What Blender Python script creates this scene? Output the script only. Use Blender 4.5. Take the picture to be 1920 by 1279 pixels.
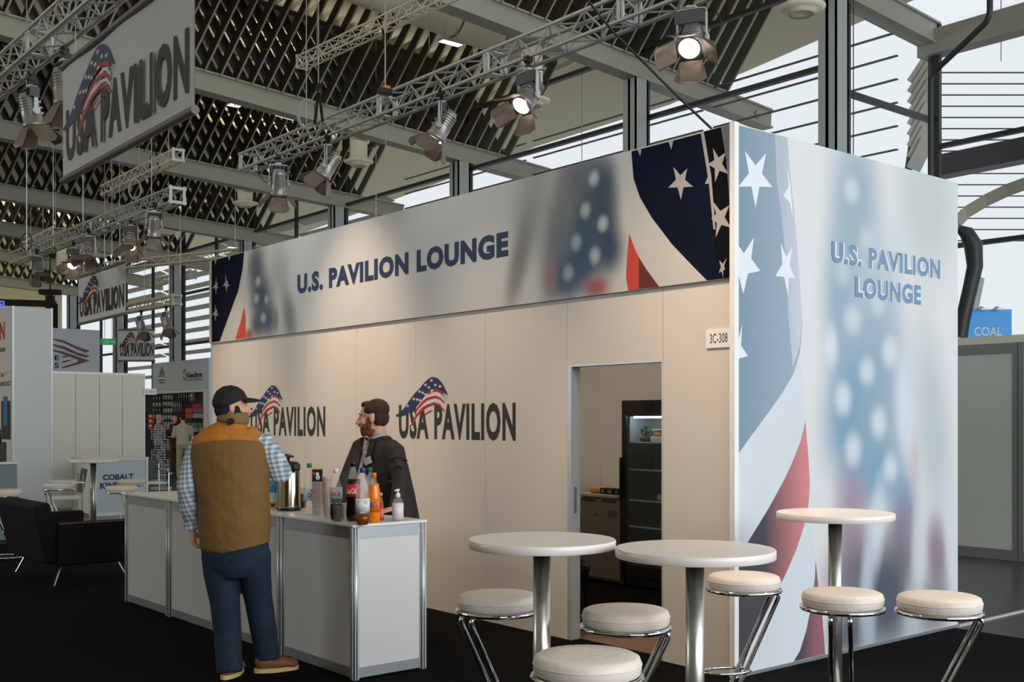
import bpy, bmesh, math, random
from mathutils import Vector, Matrix
random.seed(7)
for o in list(bpy.data.objects): bpy.data.objects.remove(o)
SC = bpy.context.scene
COL = SC.collection
PI = math.pi

# ------------------------------------------------------------------ camera
FPX = 2069.0; HZ = 788.0; CH = 1.61
CX, CY = -5.469, -4.445
AX = (0.7714, -0.6364); AY = (0.6364, 0.7714)       # camera right / forward on the floor plan
YAW = math.atan2(-AY[0], AY[1])
cam_d = bpy.data.cameras.new('camera'); cam = bpy.data.objects.new('camera', cam_d); COL.objects.link(cam)
cam.location = (CX, CY, CH); cam.rotation_euler = (PI/2, 0, YAW)
cam_d.sensor_width = 36; cam_d.lens = FPX/1920*36; cam_d.shift_y = (HZ-639.5)/1920
cam_d.clip_start = 0.05; cam_d.clip_end = 400
SC.camera = cam
# ------------------------------------------------------------------ sky, exposure
w = bpy.data.worlds.new('sky'); SC.world = w; w.use_nodes = True
bg = w.node_tree.nodes['Background']; bg.inputs[0].default_value = (0.90, 0.96, 1.0, 1); bg.inputs[1].default_value = 0.92
SC.view_settings.view_transform = 'Standard'; SC.view_settings.look = 'None'
SC.view_settings.exposure = 0.0; SC.view_settings.gamma = 1.0; SC.view_settings.use_curve_mapping = False

def W(X, Y, z=0.0):                                  # camera-frame metres -> world
    return Vector((CX+X*AX[0]+Y*AY[0], CY+X*AX[1]+Y*AY[1], z))
def atY(u, v, Y):                                    # point seen at (u,v) at depth Y
    return W((u-960)/FPX*Y, Y, CH-(v-HZ)/FPX*Y)
def atZ(u, v, z):                                    # point seen at (u,v) at height z
    Y = (CH-z)*FPX/(v-HZ); return W((u-960)/FPX*Y, Y, z)
def onX(u, v, x=0.0):                                # on a plane of constant x
    r = (u-960)/FPX; dx = AX[0]*r+AY[0]; dy = AX[1]*r+AY[1]
    Y = (x-CX)/dx; return Vector((x, CY+dy*Y, CH-(v-HZ)/FPX*Y))
def onY(u, v, y=0.0):
    r = (u-960)/FPX; dx = AX[0]*r+AY[0]; dy = AX[1]*r+AY[1]
    Y = (y-CY)/dy; return Vector((CX+dx*Y, y, CH-(v-HZ)/FPX*Y))

# ------------------------------------------------------------------ hall lamps, window light and added fills
def spot(loc, target, power, size=70, col=(1, .74, .52), blend=.9, r=.09):
    d = bpy.data.lights.new('spot_beam', 'SPOT'); o = bpy.data.objects.new('spot_beam', d); COL.objects.link(o)
    o.location = loc; d.energy = power; d.spot_size = math.radians(size); d.spot_blend = blend; d.color = col; d.shadow_soft_size = r
    o.rotation_euler = (Vector(target)-Vector(loc)).to_track_quat('-Z', 'Y').to_euler()
def area(loc, target, sx, sy, power, col):
    d = bpy.data.lights.new('area_fill', 'AREA'); o = bpy.data.objects.new('area_fill', d); COL.objects.link(o)
    d.shape = 'RECTANGLE'; d.size = sx; d.size_y = sy; d.energy = power; d.color = col
    o.location = loc; o.rotation_euler = (Vector(target)-Vector(loc)).to_track_quat('-Z', 'Y').to_euler()
WARM = (1, .74, .54)
# front truss lamps, aimed at the lounge wall
spot((-1.72, 4.5, 5.2), (0.0, 4.4, 1.5), 570, 46, WARM, 1)
spot((-1.80, 7.16, 4.62), (0.0, 6.9, 1.0), 280, 50, WARM, 1)
spot((-1.75, 2.6, 5.2), (0.0, 2.4, .5), 300, 44, WARM, 1)
spot((-1.8, 0.7, 5.2), (0.0, 0.3, .7), 400, 50, WARM, 1)
spot((-2.6, 0.2, 5.3), (0.9, -1.6, .6), 260, 60, WARM)
for y_ in (.9, 3.0, 5.1, 6.3): spot((-1.75, y_, 5.25), (0, y_-.2, 3.15), 95, 56, (1, .97, .94), 1)  # neutral spots added to brighten the fascia, no fixtures of their own
# rear truss lamps over the lounge, aimed down at the lounge room and the bar tables
spot((2.05, 2.3, 4.8), (1.6, 3.3, 0), 190, 80, (1, .66, .42))
spot((2.05, -1.4, 4.8), (-0.2, -2.0, .6), 330, 60, WARM)
# window light from the right, out of frame; two added fills follow
area((4.0, -16, 4.6), (0.6, 0, 2.2), 18, 7, 1500, (.91, .96, 1))
area((-5, -17, 6), (-1, 6, 6), 14, 5, 1300, (.96, .97, 1))  # added soft fill behind the camera, lifts trusses and beams
area((-23, 26, 7), (4, 24, 3.5), 16, 5, 1500, (.94, .97, 1))  # added fill at the left, lifts the far banners and stands

# ------------------------------------------------------------------ materials
def lin(c):
    f = lambda x: x/12.92 if x <= .04045 else ((x+.055)/1.055)**2.4
    return tuple(f(x/255.0) for x in c)+(1,)
MATS = {}
def mat(name, c, rough=.6, metal=0, noise=0, nscale=8, bump=0, bscale=60, emit=0, alpha=None, spec=None, coat=0, trans=0, ior=1.45):
    if name in MATS: return MATS[name]
    m = bpy.data.materials.new(name); m.use_nodes = True; nt = m.node_tree; b = nt.nodes['Principled BSDF']
    L = lin(c); b.inputs['Base Color'].default_value = L; b.inputs['Roughness'].default_value = rough; b.inputs['Metallic'].default_value = metal
    if spec is not None: b.inputs['Specular IOR Level'].default_value = spec
    if coat: b.inputs['Coat Weight'].default_value = coat
    if trans: b.inputs['Transmission Weight'].default_value = trans; b.inputs['IOR'].default_value = ior
    if noise or bump:
        tc = nt.nodes.new('ShaderNodeTexCoord')
    if noise:
        n = nt.nodes.new('ShaderNodeTexNoise'); n.inputs['Scale'].default_value = nscale; n.inputs['Detail'].default_value = 5
        nt.links.new(tc.outputs['Object'], n.inputs['Vector'])
        mx = nt.nodes.new('ShaderNodeMix'); mx.data_type = 'RGBA'
        mx.inputs[6].default_value = tuple(x*(1-noise) for x in L[:3])+(1,); mx.inputs[7].default_value = tuple(min(1, x*(1+noise)) for x in L[:3])+(1,)
        nt.links.new(n.outputs['Fac'], mx.inputs[0]); nt.links.new(mx.outputs[2], b.inputs['Base Color'])
    if bump:
        n2 = nt.nodes.new('ShaderNodeTexNoise'); n2.inputs['Scale'].default_value = bscale
        nt.links.new(tc.outputs['Object'], n2.inputs['Vector'])
        bp = nt.nodes.new('ShaderNodeBump'); bp.inputs['Strength'].default_value = bump; bp.inputs['Distance'].default_value = .02
        nt.links.new(n2.outputs['Fac'], bp.inputs['Height']); nt.links.new(bp.outputs[0], b.inputs['Normal'])
    if emit:
        b.inputs['Emission Color'].default_value = L; b.inputs['Emission Strength'].default_value = emit
    if alpha is not None:                            # thin clear sheet
        tr = nt.nodes.new('ShaderNodeBsdfTransparent'); mx = nt.nodes.new('ShaderNodeMixShader'); mx.inputs[0].default_value = alpha
        nt.links.new(tr.outputs[0], mx.inputs[1]); nt.links.new(b.outputs[0], mx.inputs[2])
        nt.links.new(mx.outputs[0], nt.nodes['Material Output'].inputs['Surface'])
    MATS[name] = m; return m
white_panel = mat('white_panel', (218, 211, 202), .55)
white_lam = mat('white_laminate', (226, 226, 224), .35)
alu = mat('brushed_aluminium', (170, 176, 178), .38, .75)
alu_white = mat('pale_aluminium', (200, 206, 208), .4, .35)
chrome = mat('chrome', (225, 228, 230), .06, 1)
steel = mat('brushed_steel', (190, 188, 182), .32, .9, noise=.15, nscale=20)
truss_m = mat('truss_aluminium', (188, 188, 186), .38, .4)
truss_w = mat('truss_pale', (222, 214, 198), .45, .15)
black = mat('black_plastic', (14, 14, 14), .35)
blackm = mat('black_matte', (16, 16, 16), .85)
carpet_m = mat('black_carpet', (9, 9, 9), .95, noise=.5, nscale=40, spec=.08)
floor_m = mat('grey_hall_floor', (62, 64, 64), .28, noise=.15, nscale=2)
beam_m = mat('roof_steel', (160, 162, 150), .6)
blade_m = mat('dark_roof_blade', (52, 49, 42), .7)
deck_m = mat('cream_deck', (208, 202, 178), .7)
duct_m = mat('cream_duct', (238, 230, 208), .55)
col_m = mat('column_paint', (168, 176, 176), .5)
dark_frame = mat('dark_window_frame', (42, 46, 48), .5)
glass_m = mat('window_glass', (235, 245, 245), .03, alpha=.05)
clear_m = mat('clear_plastic', (235, 240, 242), .05, alpha=.13)
leather = mat('white_leather', (226, 216, 206), .42, bump=.15, bscale=30)
table_m = mat('white_table_laminate', (232, 226, 222), .3)
letter_grey = mat('charcoal_print', (52, 50, 48), .7, noise=.35, nscale=60)
navy = mat('navy_print', (26, 42, 84), .6)
navy_dark = mat('deep_navy_print', (18, 27, 44), .55, noise=.3, nscale=3)
nearblack = mat('black_navy_print', (10, 13, 19), .85, spec=.1)
red_p = mat('red_print', (176, 34, 34), .6)
white_p = mat('white_print', (222, 222, 222), .6)
star_p = mat('grey_star_print', (170, 168, 164), .7, noise=.15, nscale=30)
lamp_glow = mat('lamp_lens_glow', (255, 236, 214), .3, emit=7)
lamp_off = mat('lamp_lens', (210, 190, 180), .15, .3)
barn_m = mat('barn_door_metal', (120, 108, 100), .5, .3)
body_m = mat('lamp_housing', (160, 158, 154), .35, .5)
yoke_m = mat('pale_lamp_bracket', (196, 204, 206), .45, .3)
ballast = mat('grey_ballast', (86, 88, 88), .5)

# ------------------------------------------------------------------ mesh builder
class MB:
    def __init__(s): s.v = []; s.f = []; s.m = []; s.sm = []
    def add(s, vs, fs, mi=0, smooth=False, M=None):
        b = len(s.v)
        for p in vs:
            p = Vector(p); s.v.append(M @ p if M is not None else p)
        for f in fs: s.f.append([b+i for i in f]); s.m.append(mi); s.sm.append(smooth)
        return s
    def box(s, c, d, mi=0, M=None):
        x, y, z = c; a, b, e = d[0]/2, d[1]/2, d[2]/2
        vs = [(x+i*a, y+j*b, z+k*e) for i in (-1, 1) for j in (-1, 1) for k in (-1, 1)]
        return s.add(vs, [(0, 1, 3, 2), (4, 6, 7, 5), (0, 4, 5, 1), (2, 3, 7, 6), (0, 2, 6, 4), (1, 5, 7, 3)], mi, False, M)
    def bx(s, x0, x1, y0, y1, z0, z1, mi=0): return s.box(((x0+x1)/2, (y0+y1)/2, (z0+z1)/2), (abs(x1-x0), abs(y1-y0), abs(z1-z0)), mi)
    def bar(s, p, q, wd, dp, side=None, mi=0):       # rectangular bar p->q; wd along 'side', dp across
        p = Vector(p); q = Vector(q); t = (q-p).normalized()
        sd = Vector(side) if side is not None else (Vector((0, 0, 1)) if abs(t.z) < .9 else Vector((1, 0, 0)))
        sd = (sd-t*sd.dot(t)).normalized(); n = t.cross(sd)
        vs = [r+sd*i*wd/2+n*j*dp/2 for r in (p, q) for i in (-1, 1) for j in (-1, 1)]
        return s.add(vs, [(0, 1, 3, 2), (4, 6, 7, 5), (0, 4, 5, 1), (2, 3, 7, 6), (0, 2, 6, 4), (1, 5, 7, 3)], mi)
    def tube(s, pts, r, seg=8, mi=0, closed=False, caps=True, ref=None):
        pts = [Vector(p) for p in pts]; n = len(pts); rs = r if isinstance(r, (list, tuple)) else [r]*n
        rings = []; up = None
        for i in range(n):
            if closed: t = pts[(i+1) % n]-pts[i-1]
            else: t = pts[min(i+1, n-1)]-pts[max(i-1, 0)]
            t.normalize()
            if up is None:
                up = Vector(ref) if ref is not None else (Vector((0, 0, 1)) if abs(t.z) < .9 else Vector((1, 0, 0)))
            up = (up-t*up.dot(t)); up = up.normalized() if up.length > 1e-5 else t.orthogonal().normalized()
            b = t.cross(up); rr = rs[i]; ra, rb = rr if isinstance(rr, (list, tuple)) else (rr, rr)
            rings.append([pts[i]+up*math.cos(2*PI*k/seg)*ra+b*math.sin(2*PI*k/seg)*rb for k in range(seg)])
        vs = [p for g in rings for p in g]; fs = []
        for i in range(n if closed else n-1):
            for k in range(seg):
                a = i*seg; c = ((i+1) % n)*seg; fs.append((a+k, a+(k+1) % seg, c+(k+1) % seg, c+k))
        s.add(vs, fs, mi, True)
        if caps and not closed:
            s.add(rings[0], [tuple(range(seg-1, -1, -1))], mi); s.add(rings[-1], [tuple(range(seg))], mi)
        return s
    def lathe(s, prof, c=(0, 0, 0), seg=32, mi=0, smooth=True, M=None, caps=True):   # prof [(r,z)] ; closed at r=0
        c = Vector(c); vs = []; fs = []; n = len(prof)
        for (r, z) in prof:
            for k in range(seg):
                a = 2*PI*k/seg; vs.append(c+Vector((r*math.cos(a), r*math.sin(a), z)))
        for i in range(n-1):
            for k in range(seg): fs.append((i*seg+k, i*seg+(k+1) % seg, (i+1)*seg+(k+1) % seg, (i+1)*seg+k))
        if caps: fs.append(tuple(range(seg-1, -1, -1))); fs.append(tuple((n-1)*seg+k for k in range(seg)))
        return s.add(vs, fs, mi, smooth, M)
    def poly(s, pts, n, th, mi=0):                   # flat polygon printed th proud of a surface with normal n
        n = Vector(n).normalized(); a = [Vector(p)+n*th for p in pts]; k = len(a)
        # orient
        nn = Vector((0, 0, 0))
        for i in range(k): nn += a[i].cross(a[(i+1) % k])
        if nn.dot(n) < 0: a.reverse()
        return s.add(a, [tuple(range(k))], mi)
    def build(s, name, mats, parent=None, bevel=0, bseg=2, autosm=True):
        me = bpy.data.meshes.new(name); me.from_pydata([tuple(p) for p in s.v], [], s.f)
        for m in (mats if isinstance(mats, (list, tuple)) else [mats]): me.materials.append(m)
        for i, p in enumerate(me.polygons): p.material_index = s.m[i]; p.use_smooth = s.sm[i]
        me.update()
        o = bpy.data.objects.new(name, me); COL.objects.link(o)
        if parent is not None: o.parent = parent
        if bevel:
            bv = o.modifiers.new('bevel', 'BEVEL'); bv.width = bevel; bv.segments = bseg; bv.limit_method = 'ANGLE'; bv.angle_limit = math.radians(40)
        return o
def fillet(pts, r, n=5):
    pts = [Vector(p) for p in pts]; out = [pts[0]]
    for i in range(1, len(pts)-1):
        a, b, c = pts[i-1], pts[i], pts[i+1]; d1 = (a-b); d2 = (c-b)
        rr = min(r, d1.length*.49, d2.length*.49); p = b+d1.normalized()*rr; q = b+d2.normalized()*rr
        for k in range(n+1):
            t = k/n; out.append(p*(1-t)**2+b*2*t*(1-t)+q*t*t)
    out.append(pts[-1]); return out
def tag(o, label, cat, group=None, kind=None):
    o['label'] = label; o['category'] = cat
    if group: o['group'] = group
    if kind: o['kind'] = kind
    return o
def thing(name, label, cat, loc=(0, 0, 0), rz=0, group=None):
    o = bpy.data.objects.new(name, None); COL.objects.link(o); o.location = loc; o.rotation_euler = (0, 0, rz)
    o.empty_display_size = .1
    return tag(o, label, cat, group)
def struct(o): o['kind'] = 'structure'; return o
def dup(root, loc, rz=0, label=None, group=None, scale=None):
    def cp(a, par):
        c = a.copy(); COL.objects.link(c)
        if par is not None: c.parent = par
        for ch in list(a.children): cp(ch, c)
        return c
    r = cp(root, None); r.location = loc; r.rotation_euler = (0, 0, rz)
    if label: r['label'] = label
    if group: r['group'] = group
    if scale: r.scale = (scale,)*3
    return r
_tc = {}
def text2d(s, bold=0.0, space=1.0):
    key = (s, bold, space)
    if key in _tc: return _tc[key]
    c = bpy.data.curves.new('t', 'FONT'); c.body = s; c.offset = bold; c.resolution_u = 3; c.space_character = space; c.fill_mode = 'FRONT' if hasattr(c, 'fill_mode') else c.fill_mode
    o = bpy.data.objects.new('t', c); COL.objects.link(o)
    bpy.context.view_layer.update()
    dg = bpy.context.evaluated_depsgraph_get(); me = bpy.data.meshes.new_from_object(o.evaluated_get(dg))
    vs = [(v.co.x, v.co.y) for v in me.vertices]; fs = [tuple(p.vertices) for p in me.polygons if p.normal.z > .5 or p.normal.z < -.5]
    bpy.data.objects.remove(o); bpy.data.meshes.remove(me)
    x0 = min(v[0] for v in vs); x1 = max(v[0] for v in vs); y0 = min(v[1] for v in vs); y1 = max(v[1] for v in vs)
    vs = [((x-x0)/(x1-x0), (y-y0)/(y1-y0)) for x, y in vs]
    _tc[key] = (vs, fs); return _tc[key]
def add_text(mb, s, O, U, V, wd, ht, bold=0, mi=0, th=.002, space=1.0, wob=0):
    vs, fs = text2d(s, bold, space); O = Vector(O); U = Vector(U).normalized(); V = Vector(V).normalized(); N = U.cross(V)
    pts = [O+U*(x*wd)+V*(y*ht)+N*th for x, y in vs]
    # keep faces turned to the reader
    ff = []
    for f in fs:
        a, b, c = pts[f[0]], pts[f[1]], pts[f[2]]
        ff.append(f if (b-a).cross(c-a).dot(N) > 0 else tuple(reversed(f)))
    mb.add(pts, ff, mi)
def star_pts(tips, inner=.47):
    cx = sum(t[0] for t in tips)/5; cy = sum(t[1] for t in tips)/5; out = []
    for i in range(5):
        a, b = tips[i], tips[(i+1) % 5]; mx, my = (a[0]+b[0])/2, (a[1]+b[1])/2
        out += [a, (cx+(mx-cx)*inner, cy+(my-cy)*inner)]
    return out
def reg_star(cx, cy, r, rot=PI/2, sx=1):
    return star_pts([(cx+r*sx*math.cos(rot+i*2*PI/5), cy+r*math.sin(rot+i*2*PI/5)) for i in range(5)])
def thick(pl, w):                                    # 2-D brush stroke outline
    L = []; R = []
    n = len(pl)
    for i in range(n):
        a = pl[max(i-1, 0)]; b = pl[min(i+1, n-1)]; dx, dy = b[0]-a[0], b[1]-a[1]; l = math.hypot(dx, dy) or 1
        ww = w*(.35+.65*math.sin(PI*min(1, (i+.6)/(n)))) / 2
        L.append((pl[i][0]-dy/l*ww, pl[i][1]+dx/l*ww)); R.append((pl[i][0]+dy/l*ww, pl[i][1]-dx/l*ww))
    return L, R
# USA PAVILION emblem: brushed flag over condensed grey capitals. O lower-left of the U, U/V axes, wd x ht of the lettering
def emblem(parent, O, U, V, wd, ht):
    O = Vector(O); U = Vector(U).normalized(); V = Vector(V).normalized(); N = U.cross(V)
    def q(p, th): return O+U*((p[0]-645)/1105*wd)+V*((530-p[1])/335*ht)+N*th
    mb = MB(); add_text(mb, 'USA PAVILION', O, U, V, wd, ht, .040, 0, .0008, 1.12); mb.build('lettering', [letter_grey], parent)
    f = MB()
    nv = [(610, 300), (660, 270), (710, 225), (745, 175), (800, 105), (860, 50), (920, -15), (985, -60), (1045, -45), (1090, 0), (1115, 50), (1150, 120), (1110, 95), (1060, 60), (1000, 55), (950, 85), (905, 130), (860, 190), (800, 245), (740, 290), (680, 312), (620, 315)]
    top = nv[:12]; bot = nv[:11:-1]
    # strip fill for the swoosh
    m = 26
    def samp(pl, t):
        x = t*(len(pl)-1); i = min(int(x), len(pl)-2); k = x-i
        return (pl[i][0]*(1-k)+pl[i+1][0]*k, pl[i][1]*(1-k)+pl[i+1][1]*k)
    for i in range(m):
        a, b, c, d = samp(top, i/m), samp(top, (i+1)/m), samp(bot, (i+1)/m), samp(bot, i/m)
        f.poly([q(a, 0), q(b, 0), q(c, 0), q(d, 0)], N, .0016, 0)
    for pl, w_ in (([(950, 100), (975, 75), (1000, 66), (1040, 66), (1070, 80), (1098, 108)], 34), ([(820, 275), (850, 232), (880, 200), (915, 168), (950, 147), (1020, 130), (1070, 147), (1112, 190)], 26),
                   ([(795, 360), (830, 310), (870, 268), (905, 236), (940, 216), (1010, 192), (1065, 208), (1112, 268)], 28), ([(820, 352), (790, 382), (757, 415)], 14), ([(915, 302), (950, 276), (995, 256)], 16)):
        L, R = thick(pl, w_)
        for i in range(len(pl)-1): f.poly([q(L[i], 0), q(L[i+1], 0), q(R[i+1], 0), q(R[i], 0)], N, .0013, 1)
    for pl, w_ in (([(840, 262), (900, 200), (960, 155), (1040, 100), (1080, 120), (1110, 165)], 26), ([(830, 300), (880, 240), (950, 190), (1010, 165), (1075, 178), (1110, 225)], 22)):
        L, R = thick(pl, w_)
        for i in range(len(pl)-1): f.poly([q(L[i], 0), q(L[i+1], 0), q(R[i+1], 0), q(R[i], 0)], N, .0011, 2)
    for (x, y) in ((925, 15), (1025, 20), (960, 40), (865, 75), (897, 88), (990, 72), (925, 105), (803, 145), (838, 152), (868, 160), (740, 210), (985, -25), (1070, 35)):
        f.poly([q(p, 0) for p in reg_star(x, y, 19, -PI/2)], N, .0020, 2)
    for k in range(5): f.poly([q((600+k*9, 300+k*6), 0), q((690, 285+k*5), 0), q((690, 289+k*5), 0)], N, .0014, 0)
    for k in range(5): f.poly([q((1085, 55+k*14), 0), q((1160-k*8, 150+k*10), 0), q((1085, 61+k*14), 0)], N, .0014, 0)
    f.build('flag_emblem', [navy, red_p, white_p], parent)

# ================================================================== the hall
XG = 10.53                                           # glazed front x
XR = 13.35                                           # glazed front of the projecting bay on the right
YC = 6.26                                            # y where the glazing steps out
fl = MB(); fl.bx(-26, 60, -40, 60, -.3, -.006); struct(fl.build('floor', [floor_m]))
pv = MB(); pv.bx(XG+.3, 90, -60, 90, -.004, .0); pv.bx(XR, 90, -60, YC, -.004, .0); struct(pv.build('floor', [mat('pale_pavement', (206, 206, 200), .9)]))
cp = MB(); cp.bx(-14, 2.62, -16, 10.9, -.005, 0.0); o = cp.build('carpet', [carpet_m]); tag(o, 'black exhibition carpet under the lounge, the counter and the bar tables', 'carpet')
tp = MB(); tp.bx(2.66, 9.2, -.02, .02, -.005, .002); o = tp.build('floor_tape', [mat('white_tape', (205, 205, 200), .6)]); tag(o, 'thin white strip on the grey floor running on from the lounge side wall', 'strip')
wl = MB(); wl.bx(-26.3, -26, -40, 60, -.3, 13); struct(wl.build('wall_left', [mat('wall_cream', (206, 198, 168), .8)]))
wb = MB(); wb.bx(-26, XG+1, 50, 50.3, -.3, 13)
for i in range(20): wb.bx(-24+i*1.7, -23.96+i*1.7, 49.93, 50, 0, 9, 1)
struct(wb.build('wall_back', [MATS['wall_cream'], mat('cream_joint', (168, 160, 132), .8)]))

# --- roof beams: measured on the planes y = t+CY
def two(t, p, q):
    a = onY(p[0], p[1], t+CY); b = onY(q[0], q[1], t+CY); sl = (b.z-a.z)/(b.x-a.x)
    return lambda x: a.z+(x-a.x)*sl
BE = [(10.7, two(10.7, (1590, 8), (1742, 86)), XR, 6, 5), (15.23, two(15.23, (820, 10), (1448, 247)), 14.4, -2, 5), (21.0, two(21., (365, 170), (980, 337)), 13.0, -8, -2),
      (26.7, two(26.7, (302, 322), (725, 407)), 12.4, -12, -1), (32.3, two(32.3, (0, 374), (512, 462)), 12.2, -16, 1), (37.8, two(37.8, (0, 440), (394, 508)), 12.0, -20, 2),
      (43.4, two(43.4, (0, 489), (292, 542)), 12, -22, 3), (49.0, two(49., (0, 536), (146, 556)), 12, -22, 5)]
BH = .42
zf0 = BE[0][1]
n = 0
for bi, (t, zf, xe, xs, vx) in enumerate(BE):
    y = t+CY; n += 1
    mb = MB()
    for (dz, th, wd) in ((0.02, .04, .34), (BH-.02, .04, .34)): mb.bar((xs, y, zf(xs)+dz), (xe, y, zf(xe)+dz), th, wd, (0, 0, 1))
    mb.bar((xs, y, zf(xs)+BH/2), (xe, y, zf(xe)+BH/2), BH-.06, .24, (0, 0, 1))
    if bi == 1: mb.tube([(xe-.5, y-.12, zf(xe-.5)+.2), (xe-.5, y-.17, zf(xe-.5)+.2)], .09, 12)
    root = struct(mb.build('trim_%d' % n, [beam_m]))
    # lattice of deep blades standing in a V on the beam
    mb = MB(); mb2 = MB()
    e = 1.158; DX, DY, DZ = .644*e, -.791*e, 1.9*e
    s0 = vx
    cnt = int((xe-.9-s0)/.34)
    for k in range(cnt):
        x = s0+k*.34; z = zf(x)+BH
        d = Vector((DX, DY, DZ)); nrm = Vector((1, 0, -.06)).cross(d).normalized()
        if nrm.z > 0: nrm = -nrm
        mb.bar((x, y-.06, z), (x+DX, y-.06+DY, z+DZ), .27, .03, nrm)
        q_ = nrm*.14; mb.bar(Vector((x, y-.06, z))+q_, Vector((x+DX, y-.06+DY, z+DZ))+q_, .012, .034, nrm, 1)
        if k % 1 == 0 and x > s0+.7:
            d2 = Vector((-DX, -DY, DZ)); nr2 = Vector((1, 0, -.06)).cross(d2).normalized()
            mb2.bar((x, y+.08, z), (x-DX, y+.08-DY, z+DZ), .27, .03, nr2)
    x1 = s0+(cnt-1)*.34
    mb.bar((s0+DX, y-.06+DY, zf(s0)+BH+DZ), (x1+DX, y-.06+DY, zf(x1)+BH+DZ), .12, .3, (0, 0, 1))
    mb2.bar((s0-DX+.7, y+.08-DY, zf(s0)+BH+DZ), (x1-DX, y+.08-DY, zf(x1)+BH+DZ), .12, .3, (0, 0, 1))
    a = mb.build('lattice_screen', [blade_m, mat('blade_edge', (150, 148, 134), .6)], root)
    a = mb2.build('lattice_screen', [blade_m], root)

# --- ceiling deck with ribs running along the hall
rows = [(-8, lambda x: zf0(x)+.1)]+[(t+CY, zf) for (t, zf, a, b, c) in BE]+[(50.2, BE[-1][1])]
def deck_z(x, i): return rows[i][1](x)+BH+2.75
dk = MB(); x = -26.0; prof = []
while x < 17.4:
    prof += [(x, 0), (x+.16, 0), (x+.2, .09), (x+.36, .09)]; x += .4
for i in range(len(rows)-1):
    y0, y1 = rows[i][0], rows[i+1][0]
    vs = []
    for (px, dz) in prof:
        if i == 0 and px > XR+1.2: px = XR+1.2
        if px > 13.6: dz = .04
        vs += [(px, y0, deck_z(px, i)+dz), (px, y1, deck_z(px, i+1)+dz)]
    dk.add(vs, [(2*k, 2*k+1, 2*k+3, 2*k+2) for k in range(len(prof)-1)])
dk.bx(-26, XR+1.2, -8, 50.2, 13.6, 13.7); dk.bx(-26, -2, -40, -8, 12, 12.1)  # second plate: unseen roof added to keep light off the front faces
wf = MB(); wf.bx(-26, -9, -40.3, -40, -.3, 13); struct(wf.build('wall_front_added', [mat('wall_cream', (206, 198, 168), .8)]))  # unseen partial wall added to limit light from behind
# added upward strip fills over the lattice, brightening the deck from below
for i in range(1, len(rows)-1):
    y = (rows[i][0]+rows[i+1][0])/2 if i < len(rows)-2 else 47
    area((0, y, deck_z(0, i)-1.6), (0, y+.001, 40), 24, .5, 330, (1, .94, .80))
struct(dk.build('ceiling', [deck_m]))
# purlins under the deck (structure)
for i in range(1, len(rows)-2):
    y0, y1 = rows[i][0], rows[i+1][0]
    for k in (.38, .64):
        y = y0+(y1-y0)*k; n += 1; mb = MB()
        za = deck_z(-12, i)*(1-k)+deck_z(-12, i+1)*k-.18; zb = deck_z(12, i)*(1-k)+deck_z(12, i+1)*k-.18
        mb.bar((-12, y, za), (12, y, zb), .3, .16, (0, 0, 1))
        struct(mb.build('trim_%d' % n, [deck_m]))
# eave over the projecting bay and its sloping edge beam
n += 1; mb = MB(); mb.bar((XR, YC+.2, zf0(XR)+.05), (XR, -8, zf0(XR)+.05), .45, .35, (0, 0, 1)); struct(mb.build('trim_%d' % n, [beam_m]))
n += 1; mb = MB(); mb.bx(XR-1.6, XR+.1, -8, YC, zf0(XR)+1.05, zf0(XR)+1.13); struct(mb.build('trim_%d' % n, [deck_m]))

# --- columns
for i, (t, zf, xe, xs, vx) in enumerate(BE):
    n += 1; mb = MB(); y = t+CY; zt = zf(XG-.3)-.01
    if i == 0: zt += .3
    mb.bx(XG-.46, XG-.1, y-.03, y+.03, 0, zt); mb.bx(XG-.46, XG-.42, y-.17, y+.17, 0, zt); mb.bx(XG-.14, XG-.1, y-.17, y+.17, 0, zt)
    mb.bx(XG-.46, XG-.1, y-.17, y-.15, 0, zt)
    struct(mb.build('trim_%d' % n, [col_m]))
# --- glazing: one window per bay, dark frames + pane
def window(k, p0, p1, zt, nm, rails):
    """p0,p1 floor points of the bay"""
    p0 = Vector((p0[0], p0[1], 0)); p1 = Vector((p1[0], p1[1], 0)); d = (p1-p0); L = d.length; d.normalize(); nn = Vector((d.y, -d.x, 0))
    fr = MB()
    for q in range(nm+1):
        p = p0+d*(L*q/nm); fr.bar(p+Vector((0, 0, .02)), p+Vector((0, 0, zt)), .07 if q not in (0, nm) else .12, .1, d)
    for z in rails: fr.bar(p0+Vector((0, 0, z)), p1+Vector((0, 0, z)), .08, .12, (0, 0, 1))
    f = struct(fr.build('window_%d' % k, [dark_frame]))
    g = MB(); a = p0+nn*.0; b = p1+nn*.0
    g.add([a+Vector((0, 0, .05)), b+Vector((0, 0, .05)), b+Vector((0, 0, zt)), a+Vector((0, 0, zt))], [(0, 1, 2, 3)])
    g.build('window_pane', [glass_m], f)
ys = [t+CY for (t, *_r) in BE]
rails = (2.6, 4.3, 6.1, 7.6, 9.0)
k = 1
for i in range(len(ys)-1):
    window(k, (XG, ys[i]+.02), (XG, ys[i+1]-.02), BE[i+1][1](XG)+BH+2.5, 1 if i < 3 else 2, rails); k += 1
window(k, (XG+.1, YC), (XR, YC), 8.7, 1, (3.4, 5.3, 7.1)); k += 1
for q in range(4):
    window(k, (XR, YC-.1-q*3.4), (XR, YC-.1-(q+1)*3.4+.02), 8.85, 1, (2.9, 4.75, 6.6)); k += 1

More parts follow.
